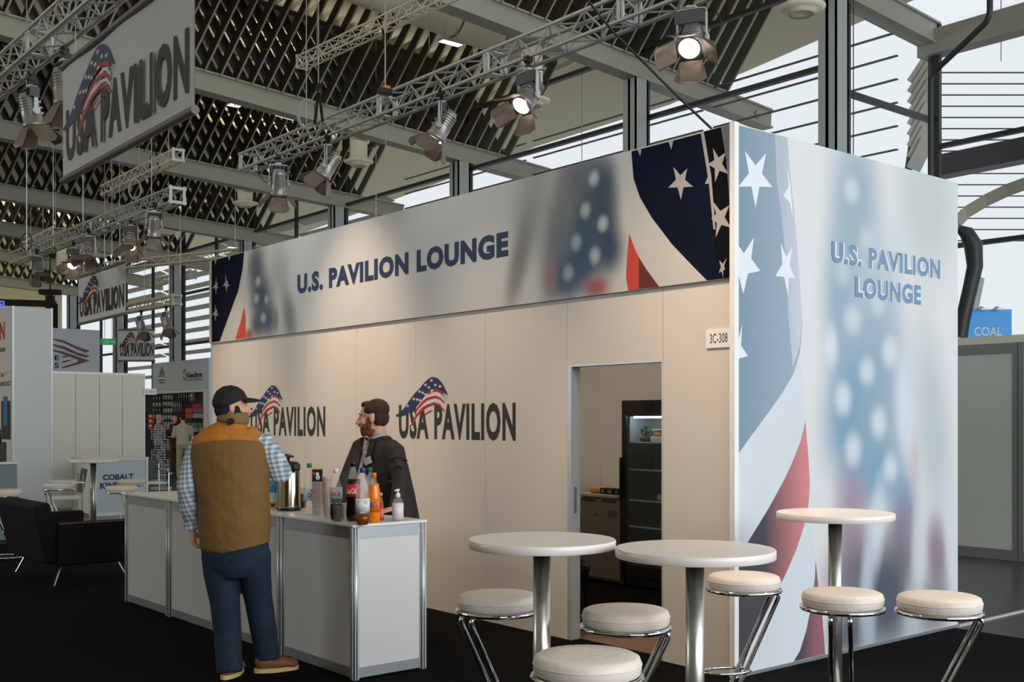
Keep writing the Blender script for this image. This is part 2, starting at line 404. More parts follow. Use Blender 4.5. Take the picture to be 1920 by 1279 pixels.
# --- sun louvres outside the glass: horizontal blades
lv_m = mat('pale_louvre', (196, 196, 186), .6); lv_d = mat('dark_louvre_edge', (70, 72, 78), .6)
def louvre(label, p0, p1, z0, z1, step, depth, th, m, tilt=0):
    mb = MB(); z = z0; p0 = Vector((p0[0], p0[1], 0)); p1 = Vector((p1[0], p1[1], 0)); d = (p1-p0).normalized(); nn = Vector((0, 0, 1)).cross(d)
    while z < z1:
        mb.bar(p0+Vector((0, 0, z)), p1+Vector((0, 0, z)), depth, th, nn+Vector((0, 0, tilt))); z += step
    o = mb.build('sun_louvre', [m]); tag(o, label, 'louvre', 'sun louvres outside the glass'); return o
near = ['behind the right end of the lounge fascia', 'above the middle of the lounge fascia', 'above the left half of the lounge fascia', 'above the left end of the lounge fascia',
        'left of the lounge, nearest the flag print', 'left of the lounge, above the middle hanging banner', 'at the far left end of the glass']
for i in range(len(ys)-1):
    if i < 3: louvre('thin dark horizontal sun louvre seen through glass '+near[i], (XG+1.9, ys[i]+.15), (XG+1.9, ys[i+1]-.15), 5.2, 8.6, .42, .06, .025, lv_d)
    else:
        louvre('pale horizontal sun louvre outside the windows '+near[i], (XG+1.6, ys[i]+.15), (XG+1.6, ys[i+1]-.15), 3.4, 8.2, .42, .30, .02, lv_m, .35)
for q, (uv, lab) in enumerate((((1752, 1990), 'long dark thin sun louvre blades filling the top right glass'),)):
    A = W((uv[0]-960)/FPX*24.6, 24.6); B = W((uv[1]-960)/FPX*24.6, 24.6)
    louvre(lab, A, B, 1.61+4.0, 1.61+8.0, .25, .05, .02, lv_d)
# leaning shingled fins at the corner of the projecting bay
fins = MB()
for i in range(9):
    b = atY(1712, 318-i*20, 24.2); e_ = atY(1740+i*2.5, 262-i*22, 24.0); fins.bar(b, e_, .34, .02, (AX[0], AX[1], .25))
o = fins.build('corner_fins', [lv_m]); tag(o, 'stack of pale slanted fins at the leaning glass corner, top right', 'fins')
post = MB(); post.bar(atY(1737, 98, 24.3), atY(1703, 322, 24.3), .12, .12); n += 1; struct(post.build('trim_%d' % n, [dark_frame]))
rail = MB(); rail.tube(fillet([atY(1856, -25, 16.5), atY(1856, 36, 16.5), atY(1745, 141, 17.5), W((1745-960)/FPX*17.5, 17.5, 0)], .15), .045, 10)
o = rail.build('rain_pipe', [dark_frame]); tag(o, 'dark bent pipe dropping from the cream eave beside the louvres', 'pipe')
# curved pale arch and dark curved strut beyond the lounge
ar = MB(); pts = [atY(1793, 418, 21), atY(1812, 398, 21), atY(1850, 375, 20.8), atY(1890, 356, 20.5), atY(1940, 338, 20)]
for i in range(len(pts)-1): ar.bar(pts[i], pts[i+1], .2, .12)
o = ar.build('arched_strut', [mat('pale_arch', (176, 174, 158), .6)]); tag(o, 'pale curved arch outside the glass, rising right of the lounge side wall', 'arch')
ar = MB(); ar.tube([atY(1797, 428, 18.5), atY(1812, 436, 18.5), atY(1825, 460, 18.5), atY(1828, 500, 18.5), atY(1818, 545, 18.5), atY(1805, 600, 18.5), atY(1800, 632, 18.5)], [.06, .12, .15, .13, .12, .12, .12], 12)
o = ar.build('curved_column', [dark_frame]); tag(o, 'dark curved column just right of the lounge side wall', 'column')
ar = MB(); ar.bar(atY(1836, 520, 19.5), atY(1812, 640, 19.5), .2, .1); o = ar.build('slanted_post', [col_m]); tag(o, 'pale slanted post behind the dark curved column', 'post')
# roof slab over the neighbouring window (dark wedge) top right
ar = MB(); ar.bar(atY(1762, 314, 22), atY(1990, 268, 20), .42, .4, (0, 0, 1)); n += 1; struct(ar.build('trim_%d' % n, [dark_frame]))

# ================================================================== the lounge
LY = 7.69; LX = 2.687; LH = 3.463; FH = 2.5
def pxm_x(u, v):                                     # px per metre on the front plane (x=0)
    a = onX(u, v); b = onX(u+1, v); return 1/abs(b.y-a.y), 1/abs(onX(u, v+1).z-a.z)
def pxm_y(u, v):
    a = onY(u, v); b = onY(u+1, v); return 1/abs(b.x-a.x), 1/abs(onY(u, v+1).z-a.z)
def mural(name, base, blobs, plane, rough=.55, gain=1.0, ribs=False):
    m = bpy.data.materials.new(name); m.use_nodes = True; nt = m.node_tree; b = nt.nodes['Principled BSDF']; b.inputs['Roughness'].default_value = rough
    tc = nt.nodes.new('ShaderNodeTexCoord'); last = None
    for (u, v, rx, ry, rot, c, st) in blobs:
        P = onX(u, v) if plane == 'x' else onY(u, v); k = pxm_x(u, v) if plane == 'x' else pxm_y(u, v)
        mp = nt.nodes.new('ShaderNodeMapping'); mp.vector_type = 'TEXTURE'; mp.inputs['Location'].default_value = P
        if plane == 'x': mp.inputs['Rotation'].default_value = (math.radians(rot), 0, 0); mp.inputs['Scale'].default_value = (1e4, rx/k[0]*1.5, ry/k[1]*1.5)
        else: mp.inputs['Rotation'].default_value = (0, math.radians(rot), 0); mp.inputs['Scale'].default_value = (rx/k[0]*1.5, 1e4, ry/k[1]*1.5)
        ln = nt.nodes.new('ShaderNodeVectorMath'); ln.operation = 'LENGTH'
        mr = nt.nodes.new('ShaderNodeMapRange'); mr.interpolation_type = 'SMOOTHSTEP'
        mr.inputs[1].default_value = .15; mr.inputs[2].default_value = 1.0; mr.inputs[3].default_value = st; mr.inputs[4].default_value = 0
        mx = nt.nodes.new('ShaderNodeMix'); mx.data_type = 'RGBA'; mx.inputs[7].default_value = lin(tuple(min(255, q*gain) for q in c))
        nt.links.new(tc.outputs['Object'], mp.inputs['Vector']); nt.links.new(mp.outputs[0], ln.inputs[0]); nt.links.new(ln.outputs['Value'], mr.inputs[0]); nt.links.new(mr.outputs[0], mx.inputs[0])
        if last is None: mx.inputs[6].default_value = lin(tuple(min(255, q*gain) for q in base))
        else: nt.links.new(last, mx.inputs[6])
        last = mx.outputs[2]
    nt.links.new(last, b.inputs['Base Color']); return m
def ribbed(name, c1, c2, axis, span):                # printed cloth: colour runs across the print
    m = bpy.data.materials.new(name); m.use_nodes = True; nt = m.node_tree; b = nt.nodes['Principled BSDF']; b.inputs['Roughness'].default_value = .55
    tc = nt.nodes.new('ShaderNodeTexCoord'); sp = nt.nodes.new('ShaderNodeSeparateXYZ'); nt.links.new(tc.outputs['Object'], sp.inputs[0])
    mr = nt.nodes.new('ShaderNodeMapRange'); mr.inputs[1].default_value, mr.inputs[2].default_value = span; nt.links.new(sp.outputs[axis], mr.inputs[0])
    mx = nt.nodes.new('ShaderNodeMix'); mx.data_type = 'RGBA'; mx.inputs[6].default_value = lin(c1); mx.inputs[7].default_value = lin(c2); nt.links.new(mr.outputs[0], mx.inputs[0])
    wv = nt.nodes.new('ShaderNodeTexWave'); wv.bands_direction = 'Z'; wv.inputs['Scale'].default_value = 26; wv.inputs['Distortion'].default_value = 1.5; nt.links.new(tc.outputs['Object'], wv.inputs['Vector'])
    m2 = nt.nodes.new('ShaderNodeMix'); m2.data_type = 'RGBA'; m2.blend_type = 'MULTIPLY'; m2.inputs[0].default_value = .16
    nt.links.new(mx.outputs[2], m2.inputs[6]); nt.links.new(wv.outputs['Color'], m2.inputs[7]); nt.links.new(m2.outputs[2], b.inputs['Base Color']); return m
NV = (44, 66, 94)
fasc_m = mural('blurred_flag_print_long', (196, 198, 197), [
    (1000, 400, 34, 90, 14, (150, 152, 152), .7), (975, 500, 18, 90, 18, (112, 114, 114), .8), (1048, 440, 26, 130, 12, (98, 102, 106), .8), (1100, 330, 46, 60, 0, (88, 96, 106), .9),
    (1135, 345, 26, 50, 0, NV, .9), (1112, 395, 44, 60, 0, (60, 76, 96), .95), (1138, 410, 26, 60, 0, (44, 66, 90), .9), (1098, 450, 42, 60, 0, (46, 76, 104), .95), (1146, 468, 28, 50, 0, (24, 54, 86), .95), (1095, 495, 44, 50, 0, (40, 78, 112), .95),
    (1065, 525, 34, 40, 0, (58, 78, 106), .9), (1122, 540, 26, 22, 0, (158, 66, 76), .9), (1036, 520, 13, 36, 0, (158, 122, 122), .7),
    (1117, 335, 10, 15, 0, (200, 200, 200), .85), (1101, 395, 10, 15, 0, (196, 196, 196), .85), (1134, 420, 10, 15, 0, (204, 204, 204), .85), (1084, 455, 10, 16, 0, (176, 184, 190), .85), (1119, 480, 10, 16, 0, (182, 190, 196), .85), (1069, 512, 10, 16, 0, (170, 182, 190), .85),
    (483, 500, 17, 46, 0, (56, 64, 72), .9), (492, 560, 22, 50, 0, (34, 60, 88), .95), (507, 600, 14, 34, 0, (38, 76, 110), .9), (487, 610, 16, 26, 0, (50, 60, 84), .9), (470, 628, 9, 12, 0, (150, 52, 56), .9), (521, 600, 5, 24, 0, (164, 92, 92), .7), (545, 590, 12, 54, -18, (106, 108, 108), .8), (530, 510, 16, 46, -10, (158, 160, 160), .7),
    (487, 528, 5, 9, 0, (190, 190, 190), .8), (484, 560, 5, 9, 0, (176, 184, 190), .8), (503, 562, 4, 9, 0, (176, 184, 190), .8), (497, 596, 5, 9, 0, (176, 184, 190), .8)], 'x')
SB = (132, 162, 182)
side_m = mural('blurred_flag_print_tall', (216, 217, 217), [
    (1735, 380, 60, 150, 0, (178, 188, 190), .75), (1600, 380, 48, 150, 0, (140, 164, 178), .9), (1575, 560, 38, 160, 0, (134, 164, 182), .9), (1640, 560, 50, 130, 0, (168, 184, 194), .8), (1630, 680, 66, 130, 0, (140, 166, 186), .9),
    (1745, 800, 34, 200, -9, (172, 184, 192), .75), (1590, 790, 52, 120, 0, (104, 150, 178), .95), (1640, 800, 55, 130, 0, (136, 162, 180), .8), (1640, 890, 60, 70, 0, (116, 156, 184), .9), (1692, 945, 26, 60, 0, (118, 158, 186), .9),
    (1592, 980, 34, 110, 0, (152, 128, 150), .85), (1690, 1010, 30, 90, 0, (138, 118, 140), .8), (1600, 1090, 60, 90, 0, (104, 96, 112), .9), (1660, 1120, 56, 130, 4, (58, 70, 86), .95), (1590, 1190, 44, 50, 0, (70, 78, 90), .9), (1752, 1040, 22, 76, -8, (132, 108, 130), .9), (1745, 1140, 40, 70, 0, (96, 106, 118), .8), (1710, 875, 11, 62, 0, (196, 178, 188), .7),
    (1640, 985, 15, 90, 8, (206, 214, 222), .85), (1620, 1090, 12, 110, 6, (190, 200, 210), .8), (1718, 1030, 13, 120, 2, (200, 206, 214), .85), (1782, 1010, 14, 130, -8, (204, 210, 218), .85), (1627, 1170, 11, 70, 4, (170, 182, 194), .8), (1706, 1150, 16, 60, 0, (172, 184, 196), .8),
    (1592, 357, 15, 26, 0, (200, 208, 212), .85), (1622, 450, 15, 26, 0, (190, 200, 206), .8), (1575, 510, 16, 28, 0, (186, 198, 208), .8), (1594, 600, 17, 28, 0, (198, 208, 216), .9), (1642, 570, 14, 24, 0, (196, 206, 212), .8),
    (1621, 697, 15, 26, 0, (204, 214, 220), .85), (1576, 748, 16, 32, 0, (210, 220, 226), .9), (1643, 792, 15, 30, 0, (206, 216, 222), .9), (1595, 843, 16, 32, 0, (206, 216, 224), .9), (1665, 878, 14, 28, 0, (206, 216, 224), .9), (1664, 660, 15, 30, 0, (214, 220, 226), .8), (1553, 650, 14, 40, 0, (216, 222, 228), .8), (1690, 760, 16, 90, -6, (210, 218, 226), .8)], 'y')
booth = thing('exhibition_booth', 'large white lounge booth with a flag print fascia and a flag print side wall', 'booth', (0, 0, 0))
# front wall panels
edges = [0.005, .6]
pan = MB()
def panel(y0, y1, z0, z1, x0=0.0, x1=.09):
    m = MB(); m.bx(x0, x1, y0+.0015, y1-.0015, z0, z1); return m.build('wall_panel', [white_panel], booth)
panel(.03, .6, 0, FH); panel(.6, 1.545, 2.01, FH)
ysn = [1.545, 2.52, 3.5, 4.48, 5.46, 6.44, LY-.04]
for i in range(len(ysn)-1): panel(ysn[i], ysn[i+1], 0.0, FH)
m = MB(); m.bx(-.002, .092, LY-.04, LY, 0, FH+.02); m.build('end_profile', [alu_white], booth)
# doorway frame and jamb
m = MB(); m.bx(.0, .095, 1.51, 1.545, 0, 2.01); m.bx(.0, .095, .6, .612, 0, 2.01); m.bx(-.004, .002, 1.5, 1.512, 0, 2.01); m.bx(-.001, .092, .6, 1.545, 2.0, 2.012)
jm = m.build('door_frame', [alu_white], booth)
m = MB(); m.bx(.03, .055, 1.503, 1.511, .93, 1.12); m.build('strike_plate', [alu], jm)
# back wall, left wall of the room
m = MB(); m.bx(LX-.05, LX, .06, LY, 0, 2.5); 
for i in range(1, 8): m.bx(LX-.056, LX-.05, i*.98-.005, i*.98+.005, 0, 2.5)
m.build('rear_wall', [white_panel], booth)
m = MB(); m.bx(.09, LX-.05, LY-.05, LY, 0, 2.5); m.build('end_wall', [white_panel], booth)
# fascia
fa = MB(); fa.bx(-.02, .05, .012, LY, FH, LH); fasc = fa.build('fascia', [fasc_m], booth)
N = Vector((-1, 0, 0))
cr = MB()
def F(pts, th, mi): cr.poly([Vector((-.02, onX(u, v, -.02).y, min(LH-.002, max(FH+.002, onX(u, v, -.02).z)))) for u, v in pts], N, th, mi)
fm = [mat('canton_navy_print', (10, 20, 40), .85, noise=.3, nscale=3, spec=.1), nearblack, mat('pale_cloth_print', (196, 195, 192), .65, noise=.06, nscale=6), star_p, mat('orange_red_print', (196, 62, 40), .6), mat('dark_red_print', (96, 26, 22), .6), mat('fold_print', (92, 98, 112), .6)]
F([(1184, 284), (1376, 234), (1376, 522), (1326, 527), (1300, 500), (1260, 458), (1222, 408), (1200, 370), (1188, 335)], .001, 0)      # canton
F([(1316, 248), (1376, 232), (1376, 522), (1352, 524), (1342, 470), (1334, 400), (1328, 320)], .0014, 1)
F([(1352, 236), (1376, 230), (1376, 330), (1370, 400), (1362, 300)], .0018, 6)
F([(1314, 248), (1320, 246), (1334, 330), (1342, 430), (1338, 430), (1329, 340)], .0020, 3)
F([(1188, 335), (1200, 370), (1222, 408), (1260, 458), (1300, 500), (1326, 527), (1236, 539), (1210, 500), (1190, 462), (1180, 438), (1183, 380)], .0011, 2)
F([(1180, 438), (1190, 466), (1198, 482), (1198, 542), (1178, 545), (1174, 520), (1176, 480)], .0014, 4)
F([(1198, 482), (1212, 505), (1236, 538), (1198, 542)], .0014, 5)
def ST(tips, th=.0024): F(star_pts(tips), th, 3)
ST([(1263, 313), (1289, 316), (1300, 350), (1277, 375), (1253, 352)])
ST([(1337, 277), (1361, 286), (1366, 326), (1341, 342), (1327, 308)])
ST([(1336, 376), (1368, 385), (1371, 427), (1342, 446), (1334, 410)])
ST([(1349, 488), (1363, 484), (1360, 505), (1356, 521), (1348, 512)])
F([(1254, 266), (1263, 264), (1259, 281)], .0024, 3); F([(1196, 282), (1203, 280), (1201, 293)], .0024, 3); F([(1322, 345), (1330, 326), (1332, 344)], .0024, 3)
cr.build('flag_print', fm, fasc); cr = MB()
# left end of the print
F([(397, 489), (458, 473), (455, 505), (447, 545), (436, 575), (412, 640), (397, 642)], .001, 0)
F([(397, 489), (404, 487), (404, 641), (397, 642)], .0014, 1)
F([(458, 473), (466, 471), (462, 545), (458, 575), (452, 600), (441, 637), (412, 640), (436, 575), (447, 545), (455, 505)], .0011, 2)
F([(458, 575), (461, 600), (460, 634), (441, 637), (452, 602)], .0014, 4)
ST([(423, 513), (428, 527), (432, 536), (425, 549), (418, 536)]); ST([(406, 518), (409, 530), (410, 540), (405, 553), (399, 540)]); ST([(404, 571), (408, 580), (410, 592), (404, 602), (398, 590)])
F([(402, 487), (407, 486), (404, 497)], .0024, 3); F([(428, 480), (433, 479), (430, 490)], .0024, 3)
cr.build('flag_print', fm, fasc)
m = MB(); add_text(m, 'U.S. PAVILION LOUNGE', (-.02, onX(561, 552).y, 2.888), (0, -1, 0), (0, 0, 1), onX(561, 552).y-onX(957, 480).y, .198, .072, 0, .0006, 1.12)
add_text(m, 'U.S. PAVILION LOUNGE', (-.02, onX(561, 552).y, 2.888), (0, -1, 0), (0, 0, 1), onX(561, 552).y-onX(957, 480).y, .198, .060, 1, .0012, 1.12)
m.build('lettering', [mat('white_outline', (214, 212, 220), .6), mat('blue_lettering', (12, 42, 78), .6)], fasc)
# side wall with the tall print
sd = MB(); sd.bx(.012, LX, -.02, .05, .02, LH); side = sd.build('side_wall', [side_m], booth)
m = MB(); m.bx(-.028, .012, -.028, .012, 0, LH+.01); m.build('corner_profile', [mat('white_profile', (235, 238, 238), .4)], booth)
m = MB(); m.bx(.0, LX+.01, -.03, .06, 0, .02); m.build('base_rail', [alu], booth)
N2 = Vector((0, -1, 0)); cr = MB()
def S(pts, th, mi): cr.poly([Vector((max(.013, min(LX, onY(u, v, -.02).x)), -.02, min(LH-.002, max(.022, onY(u, v, -.02).z)))) for u, v in pts], N2, th, mi)
xa = onY(1380, 500, -.02).x; xb = onY(1500, 500, -.02).x
sm = [ribbed('pale_blue_cloth_print', (118, 146, 166), (158, 176, 192), 0, (xa, xb)), mat('white_star_print', (224, 230, 236), .6, noise=.05, nscale=40), ribbed('lavender_fold_print', (176, 188, 202), (206, 208, 220), 0, (xb-.2, xb+.02)),
      ribbed('plum_stripe_print', (66, 60, 72), (214, 134, 138), 0, (xa+.28, xb+.06)), mat('pale_stripe_print', (206, 214, 222), .6, noise=.05, nscale=3), ribbed('plum_lower_print', (70, 62, 76), (150, 96, 108), 0, (xb, xb+.2)), ribbed('slate_print', (60, 68, 78), (84, 86, 98), 0, (xa, xb))]
bl = [(1380, 234), (1476, 258), (1482, 330), (1489, 400), (1496, 480), (1502, 560), (1504, 610), (1500, 660), (1488, 700), (1466, 738), (1436, 780), (1408, 818), (1380, 852)]
S(bl, .001, 0)
S([(1452, 252), (1476, 258), (1482, 330), (1489, 400), (1496, 480), (1502, 560), (1503, 610), (1499, 650), (1486, 690), (1478, 600), (1474, 500), (1466, 420), (1456, 340)], .0014, 2)
S([(1380, 852), (1408, 818), (1436, 780), (1466, 738), (1488, 700), (1500, 660), (1510, 790), (1500, 830), (1484, 870), (1470, 900), (1440, 955), (1403, 1015), (1380, 1048)], .0011, 4)
S([(1510, 790), (1515, 850), (1518, 905), (1516, 944), (1508, 985), (1493, 1030), (1476, 1070), (1458, 1107), (1436, 1150), (1408, 1210), (1388, 1264), (1380, 1268), (1380, 1048), (1403, 1015), (1440, 955), (1470, 900), (1484, 870), (1500, 830)], .0014, 3)
S([(1516, 944), (1508, 985), (1493, 1030), (1476, 1070), (1458, 1107), (1436, 1150), (1408, 1210), (1388, 1264), (1488, 1243), (1500, 1220), (1512, 1180), (1522, 1130), (1528, 1080), (1529, 1050), (1524, 1000)], .0011, 4)
S([(1529, 1050), (1533, 1090), (1541, 1150), (1547, 1229), (1488, 1243), (1500, 1220), (1512, 1180), (1522, 1130), (1528, 1080)], .0016, 5)
def ST2(t): S(star_pts(t), .0024, 1)
ST2([(1396, 283), (1436, 287), (1448, 351), (1416, 390), (1383, 350)])
S([(1380, 459), (1394, 475), (1413, 445), (1408, 485), (1425, 508), (1402, 513), (1393, 552), (1385, 520), (1380, 512)], .0024, 1)
ST2([(1463, 455), (1485, 462), (1490, 522), (1477, 558), (1453, 518)])
S([(1474, 309), (1481, 345), (1484, 380), (1486, 413), (1480, 380), (1468, 367), (1478, 350)], .0024, 1)
S([(1380, 640), (1391, 607), (1389, 648), (1402, 668), (1386, 672), (1380, 676)], .0024, 1)
cr.build('flag_print', sm, side)
lt = [mat('white_outline2', (226, 236, 242), .5), mat('slate_blue_lettering', (112, 142, 172), .55)]
for wd_, y0, y1, xx0, xx1 in (('U.S. PAVILION', 0, 0, 0, 0), ('LOUNGE', 0, 0, 0, 0)):
    if wd_ == 'LOUNGE': a = onY(1603, 557, -.02); b = onY(1726, 572, -.02); h = onY(1603, 519, -.02).z-a.z
    else: a = onY(1559, 492, -.02); b = onY(1762, 523, -.02); h = onY(1559, 453, -.02).z-a.z
    zz = (a.z+b.z)/2; m = MB()
    add_text(m, wd_, (a.x, -.02, zz), (1, 0, 0), (0, 0, 1), b.x-a.x, h*1.03, .088, 0, .0030, 1.14); add_text(m, wd_, (a.x, -.02, zz), (1, 0, 0), (0, 0, 1), b.x-a.x, h*1.03, .048, 1, .0036, 1.14); m.build('lettering', lt, side)

# wall logos
emblem(booth, (0, onX(748, 825).y, 1.445), (0, -1, 0), (0, 0, 1), onX(748, 825).y-onX(967, 825).y, .305)
emblem(booth, (0, onX(470, 820).y, 1.445), (0, -1, 0), (0, 0, 1), onX(470, 820).y-onX(610, 820).y, .305)
# room number sign
sg = MB(); a = onX(1325, 640); b = onX(1374, 640)
sg.bx(-.010, -.0005, b.y+.0, a.y, onX(1350, 652).z, onX(1350, 619).z); sr = sg.build('booth_number_sign', [mat('sign_white', (240, 240, 240), .5)]); tag(sr, 'small white sign reading 3C-308 high on the lounge wall by the corner', 'sign')
m = MB(); add_text(m, '3C-308', (-.010, onX(1333, 640).y, onX(1350, 643).z), (0, -1, 0), (0, 0, 1), onX(1333, 640).y-onX(1366, 640).y, .06, 0, 0, .001); m.build('lettering', [mat('sign_ink', (60, 60, 60), .7)], sr)

def roof_z(x, y):
    for i in range(len(rows)-1):
        if rows[i][0] <= y <= rows[i+1][0]:
            k = (y-rows[i][0])/(rows[i+1][0]-rows[i][0]); return deck_z(x, i)*(1-k)+deck_z(x, i+1)*k
    return deck_z(x, 0)

# ================================================================== rigging overhead
def truss(name, label, P, Q, size=.24, r=.022, mt=None, rb=.010, bay=.25, plates=(), seams=(), cat='lighting truss', group=None):
    P = Vector(P); Q = Vector(Q); d = Q-P; L = d.length; d.normalize(); up = Vector((0, 0, 1)); up = (up-d*up.dot(d)).normalized(); sd = d.cross(up)
    root = thing(name, label, cat, P, 0, group); mt = mt or truss_m
    cs = [(i*size/2, j*size/2) for i, j in ((-1, -1), (1, -1), (1, 1), (-1, 1))]
    at = lambda s, c: d*s+sd*c[0]+up*c[1]
    for c in cs:
        m = MB(); m.tube([at(0, c), at(L, c)], r, 8); m.build('chord', [mt], root)
    m = MB(); nb = max(2, int(L/bay)); st = L/nb
    for f in range(4):
        a, b = cs[f], cs[(f+1) % 4]
        for k in range(nb):
            p, q = (a, b) if (k+f) % 2 == 0 else (b, a); m.tube([at(k*st, p), at((k+1)*st, q)], rb, 5, caps=False)
    m.build('bracing', [mt], root)
    for s in plates:
        m = MB(); w_ = .05
        for f in range(4):
            a, b = cs[f], cs[(f+1) % 4]; m.bar(at(s, a), at(s, b), w_, .012, sd if f % 2 else up)
            m.tube([at(s-.012, a), at(s+.012, a)], r*1.9, 10)
        m.build('end_plate', [yoke_m], root)
    for s in (L*.12, L*.5, L*.9):
        m = MB(); p_ = at(s, (0, size/2)); m.tube([p_-Vector((0, 0, .02)), (p_.x, p_.y, roof_z(P.x+p_.x, P.y+p_.y)-P.z)], .007, 5); m.build('wire', [steel], root)
    for s in seams:
        m = MB()
        for f in range(4): a, b = cs[f], cs[(f+1) % 4]; m.bar(at(s-.03, a), at(s-.03, b), .03, .02, d); m.bar(at(s+.03, a), at(s+.03, b), .03, .02, d)
        m.build('joint_frame', [yoke_m], root)
    return root
TX = 7.55+CX; TZL = CH+3.78; TZ = TZL+.12
truss('lighting_truss', 'long silver box truss crossing the picture above the lounge fascia', (TX, 11.05, TZ), (TX, -4.4, TZ), seams=(.06, 3.9, 6.05, 8.1, 10.3), plates=())
truss('lighting_truss', 'silver box truss with a white square end plate, left of the lounge', (TX+.05, 13.76, TZ-.05), (TX+.05, 23.4, TZ-.05), plates=(0,), seams=(4, 8))
truss('lighting_truss', 'dark silver box truss in the top left corner above the big banner', (3.5+CX, 11.5, TZ), (3.5+CX, 2.0, TZ), seams=(4,))
a = atY(565, 118, 20.7); b = atY(855, -18, 17.2); b.z = a.z
truss('lighting_truss', 'thin pale truss under the roof, above the middle of the long truss', a, b, .20, .018, truss_w, .009, .18, plates=(.02,))
a = atY(335, 290, 21.5); b = atY(197, 350, 24.9); b.z = a.z
truss('lighting_truss', 'short pale truss behind the big banner, just under its lower edge', a, b, .2, .018, truss_w, .009, .18, plates=(.02,))
truss('lighting_truss', 'long slim truss running to the left end of the lounge fascia', atY(492, 470, 35), atY(200, 500, 38), .24, .03, truss_w, .016, .3)
truss('lighting_truss', 'slim truss by the tall windows, ending above the flag print', atY(362, 514, 41), atY(286, 530, 43), .22, .04, truss_w, .022, .3, plates=(.02,))
truss('lighting_truss', 'truss with a square end by the windows, right of the second hanging banner', atY(332, 562, 33.5), atY(215, 583, 37), .26, .03, truss_w, .016, .3, plates=(.02,))
truss('lighting_truss', 'short distant truss beyond the left truss, near the left edge', atY(112, 436, 30), atY(52, 466, 32), .3, .03, truss_w, .016, .3)

def stage_light(label, lit, tilt, group='stage lights hung from the trusses'):
    root = thing('stage_light', label, 'stage light', (0, 0, 0), 0, group)
    m = MB(); m.tube([(-.03, 0, -.01), (.03, 0, -.01)], .045, 12); m.box((0, 0, -.06), (.03, .05, .08)); m.build('clamp', [black], root)
    M = Matrix.Translation((0, 0, -.40)) @ Matrix.Rotation(tilt, 4, 'X')       # body axis: local -Z is the beam
    m = MB(); pts = fillet([M @ Vector((-.13, 0, 0)), (-.13, 0, -.13), (.13, 0, -.13), M @ Vector((.13, 0, 0))], .03, 3)
    for i in range(len(pts)-1): m.bar(pts[i], pts[i+1], .045, .010, (0, 1, 0))
    m.box((0, 0, -.115), (.08, .08, .02)); m.tube([(-.15, 0, -.40), (-.128, 0, -.40)], .04, 12); m.tube([(.128, 0, -.40), (.15, 0, -.40)], .04, 12)
    m.build('bracket', [yoke_m], root)
    m = MB(); m.box((-.02, .02, -.20), (.26, .10, .11))
    for k in range(4): m.box((-.10+k*.055, .075, -.20), (.035, .02, .07), 1)
    m.build('ballast_box', [ballast, blackm], root)
    m = MB(); m.lathe([(.03, .22), (.075, .21), (.09, .16), (.095, .04), (.105, .0), (.105, -.10), (.118, -.11), (.118, -.15), (.10, -.155)], seg=24, M=M)
    for k in range(5): m.lathe([(.098, .03+k*.03), (.103, .03+k*.03), (.103, .038+k*.03), (.098, .038+k*.03)], seg=24, M=M)
    for k in range(3): m.box((0, -.09, -.02+k*.06), (.12, .04, .02), M=M)
    body = m.build('housing', [body_m], root)
    m = MB(); m.lathe([(.094, -.156), (.090, -.162), (.06, -.170), (.0005, -.174)], seg=24, M=M); m.build('lens', [lamp_glow if lit else lamp_off], root)
    for k in range(4):                               # four barn doors, spread
        R = M @ Matrix.Translation((0, 0, -.16)) @ Matrix.Rotation(k*PI/2, 4, 'Z')
        m = MB(); w0, w1, ln = .10, .15 if k % 2 else .11, .19; sp = .10 if k % 2 else .14
        p = [(.118, -w0, 0), (.118, w0, 0), (.118+sp, w1, -ln*.75), (.118+sp*1.08, w1*.6, -ln), (.118+sp*1.08, -w1*.6, -ln), (.118+sp, -w1, -ln*.75)]
        q = [(x-.004, y, z-.003) for x, y, z in p]
        m.add(p+q, [(0, 1, 2, 3, 4, 5), (11, 10, 9, 8, 7, 6)]+[(i, i+6, (i+1) % 6+6, (i+1) % 6) for i in range(6)], 0, False, R); m.build('barn_door', [barn_m], root)
    m = MB(); m.tube(fillet([(.05, .0, -.16), (.2, .02, -.14), (.27, .03, -.30), (.16, .03, -.42), (.10, .05, -.33)], .06, 4), .006, 6); m.build('cable', [black], root)
    return root
def along(u, a):                                     # y where the line x=a+CX crosses picture column u
    r = (u-960)/FPX; return a*(.7714-r*.6364)/(.6366+.7712*r)+CY
def put(root_args, u, a, yaw, label=None, src=None, z=None, dx=0):
    lit, tilt = root_args; r = stage_light(label, lit, tilt)
    r.location = (a+CX+dx, along(u, a), z if z is not None else TZL-.02); r.rotation_euler = (0, 0, yaw); return r
# yaw: local -Y is where the beam leans
dirn = lambda ax, ay: math.atan2(ax, -ay)             # rotate local (0,-1) onto (ax,ay)
TR = 7.55-.12
put((True, -.78), 1297, TR, dirn(-.9, -.5), 'lit stage light with glowing round lens, largest, nearest the lounge corner')
put((True, -.75), 990, TR, dirn(-.95, -.1), 'lit stage light with glowing lens above the blurred flag print, second along the long truss')
put((True, -.55), 828, TR, dirn(-.3, .3), 'stage light with spread barn doors on the long truss, third from its right end')
put((False, -.6), 615, TR, dirn(-.2, .2), 'stage light below the coiled cable on the long truss')
put((False, -.5), 522, TR, dirn(.4, .9), 'stage light hanging at the left end of the long truss')
put((False, -.5), 288, TR, dirn(.3, .9), 'stage light nearest the white end plate of the left truss')
put((True, -.4), 245, TR+.2, dirn(-.6, -.8), 'stage light second from the end plate of the left truss')
put((False, -.4), 166, TR, dirn(-.4, -.4), 'stage light third from the end plate of the left truss, above the second banner')
put((True, -.75), 138, TR+.26, dirn(-.6, -.8), 'glowing stage light on the back of the left truss, above the second banner')
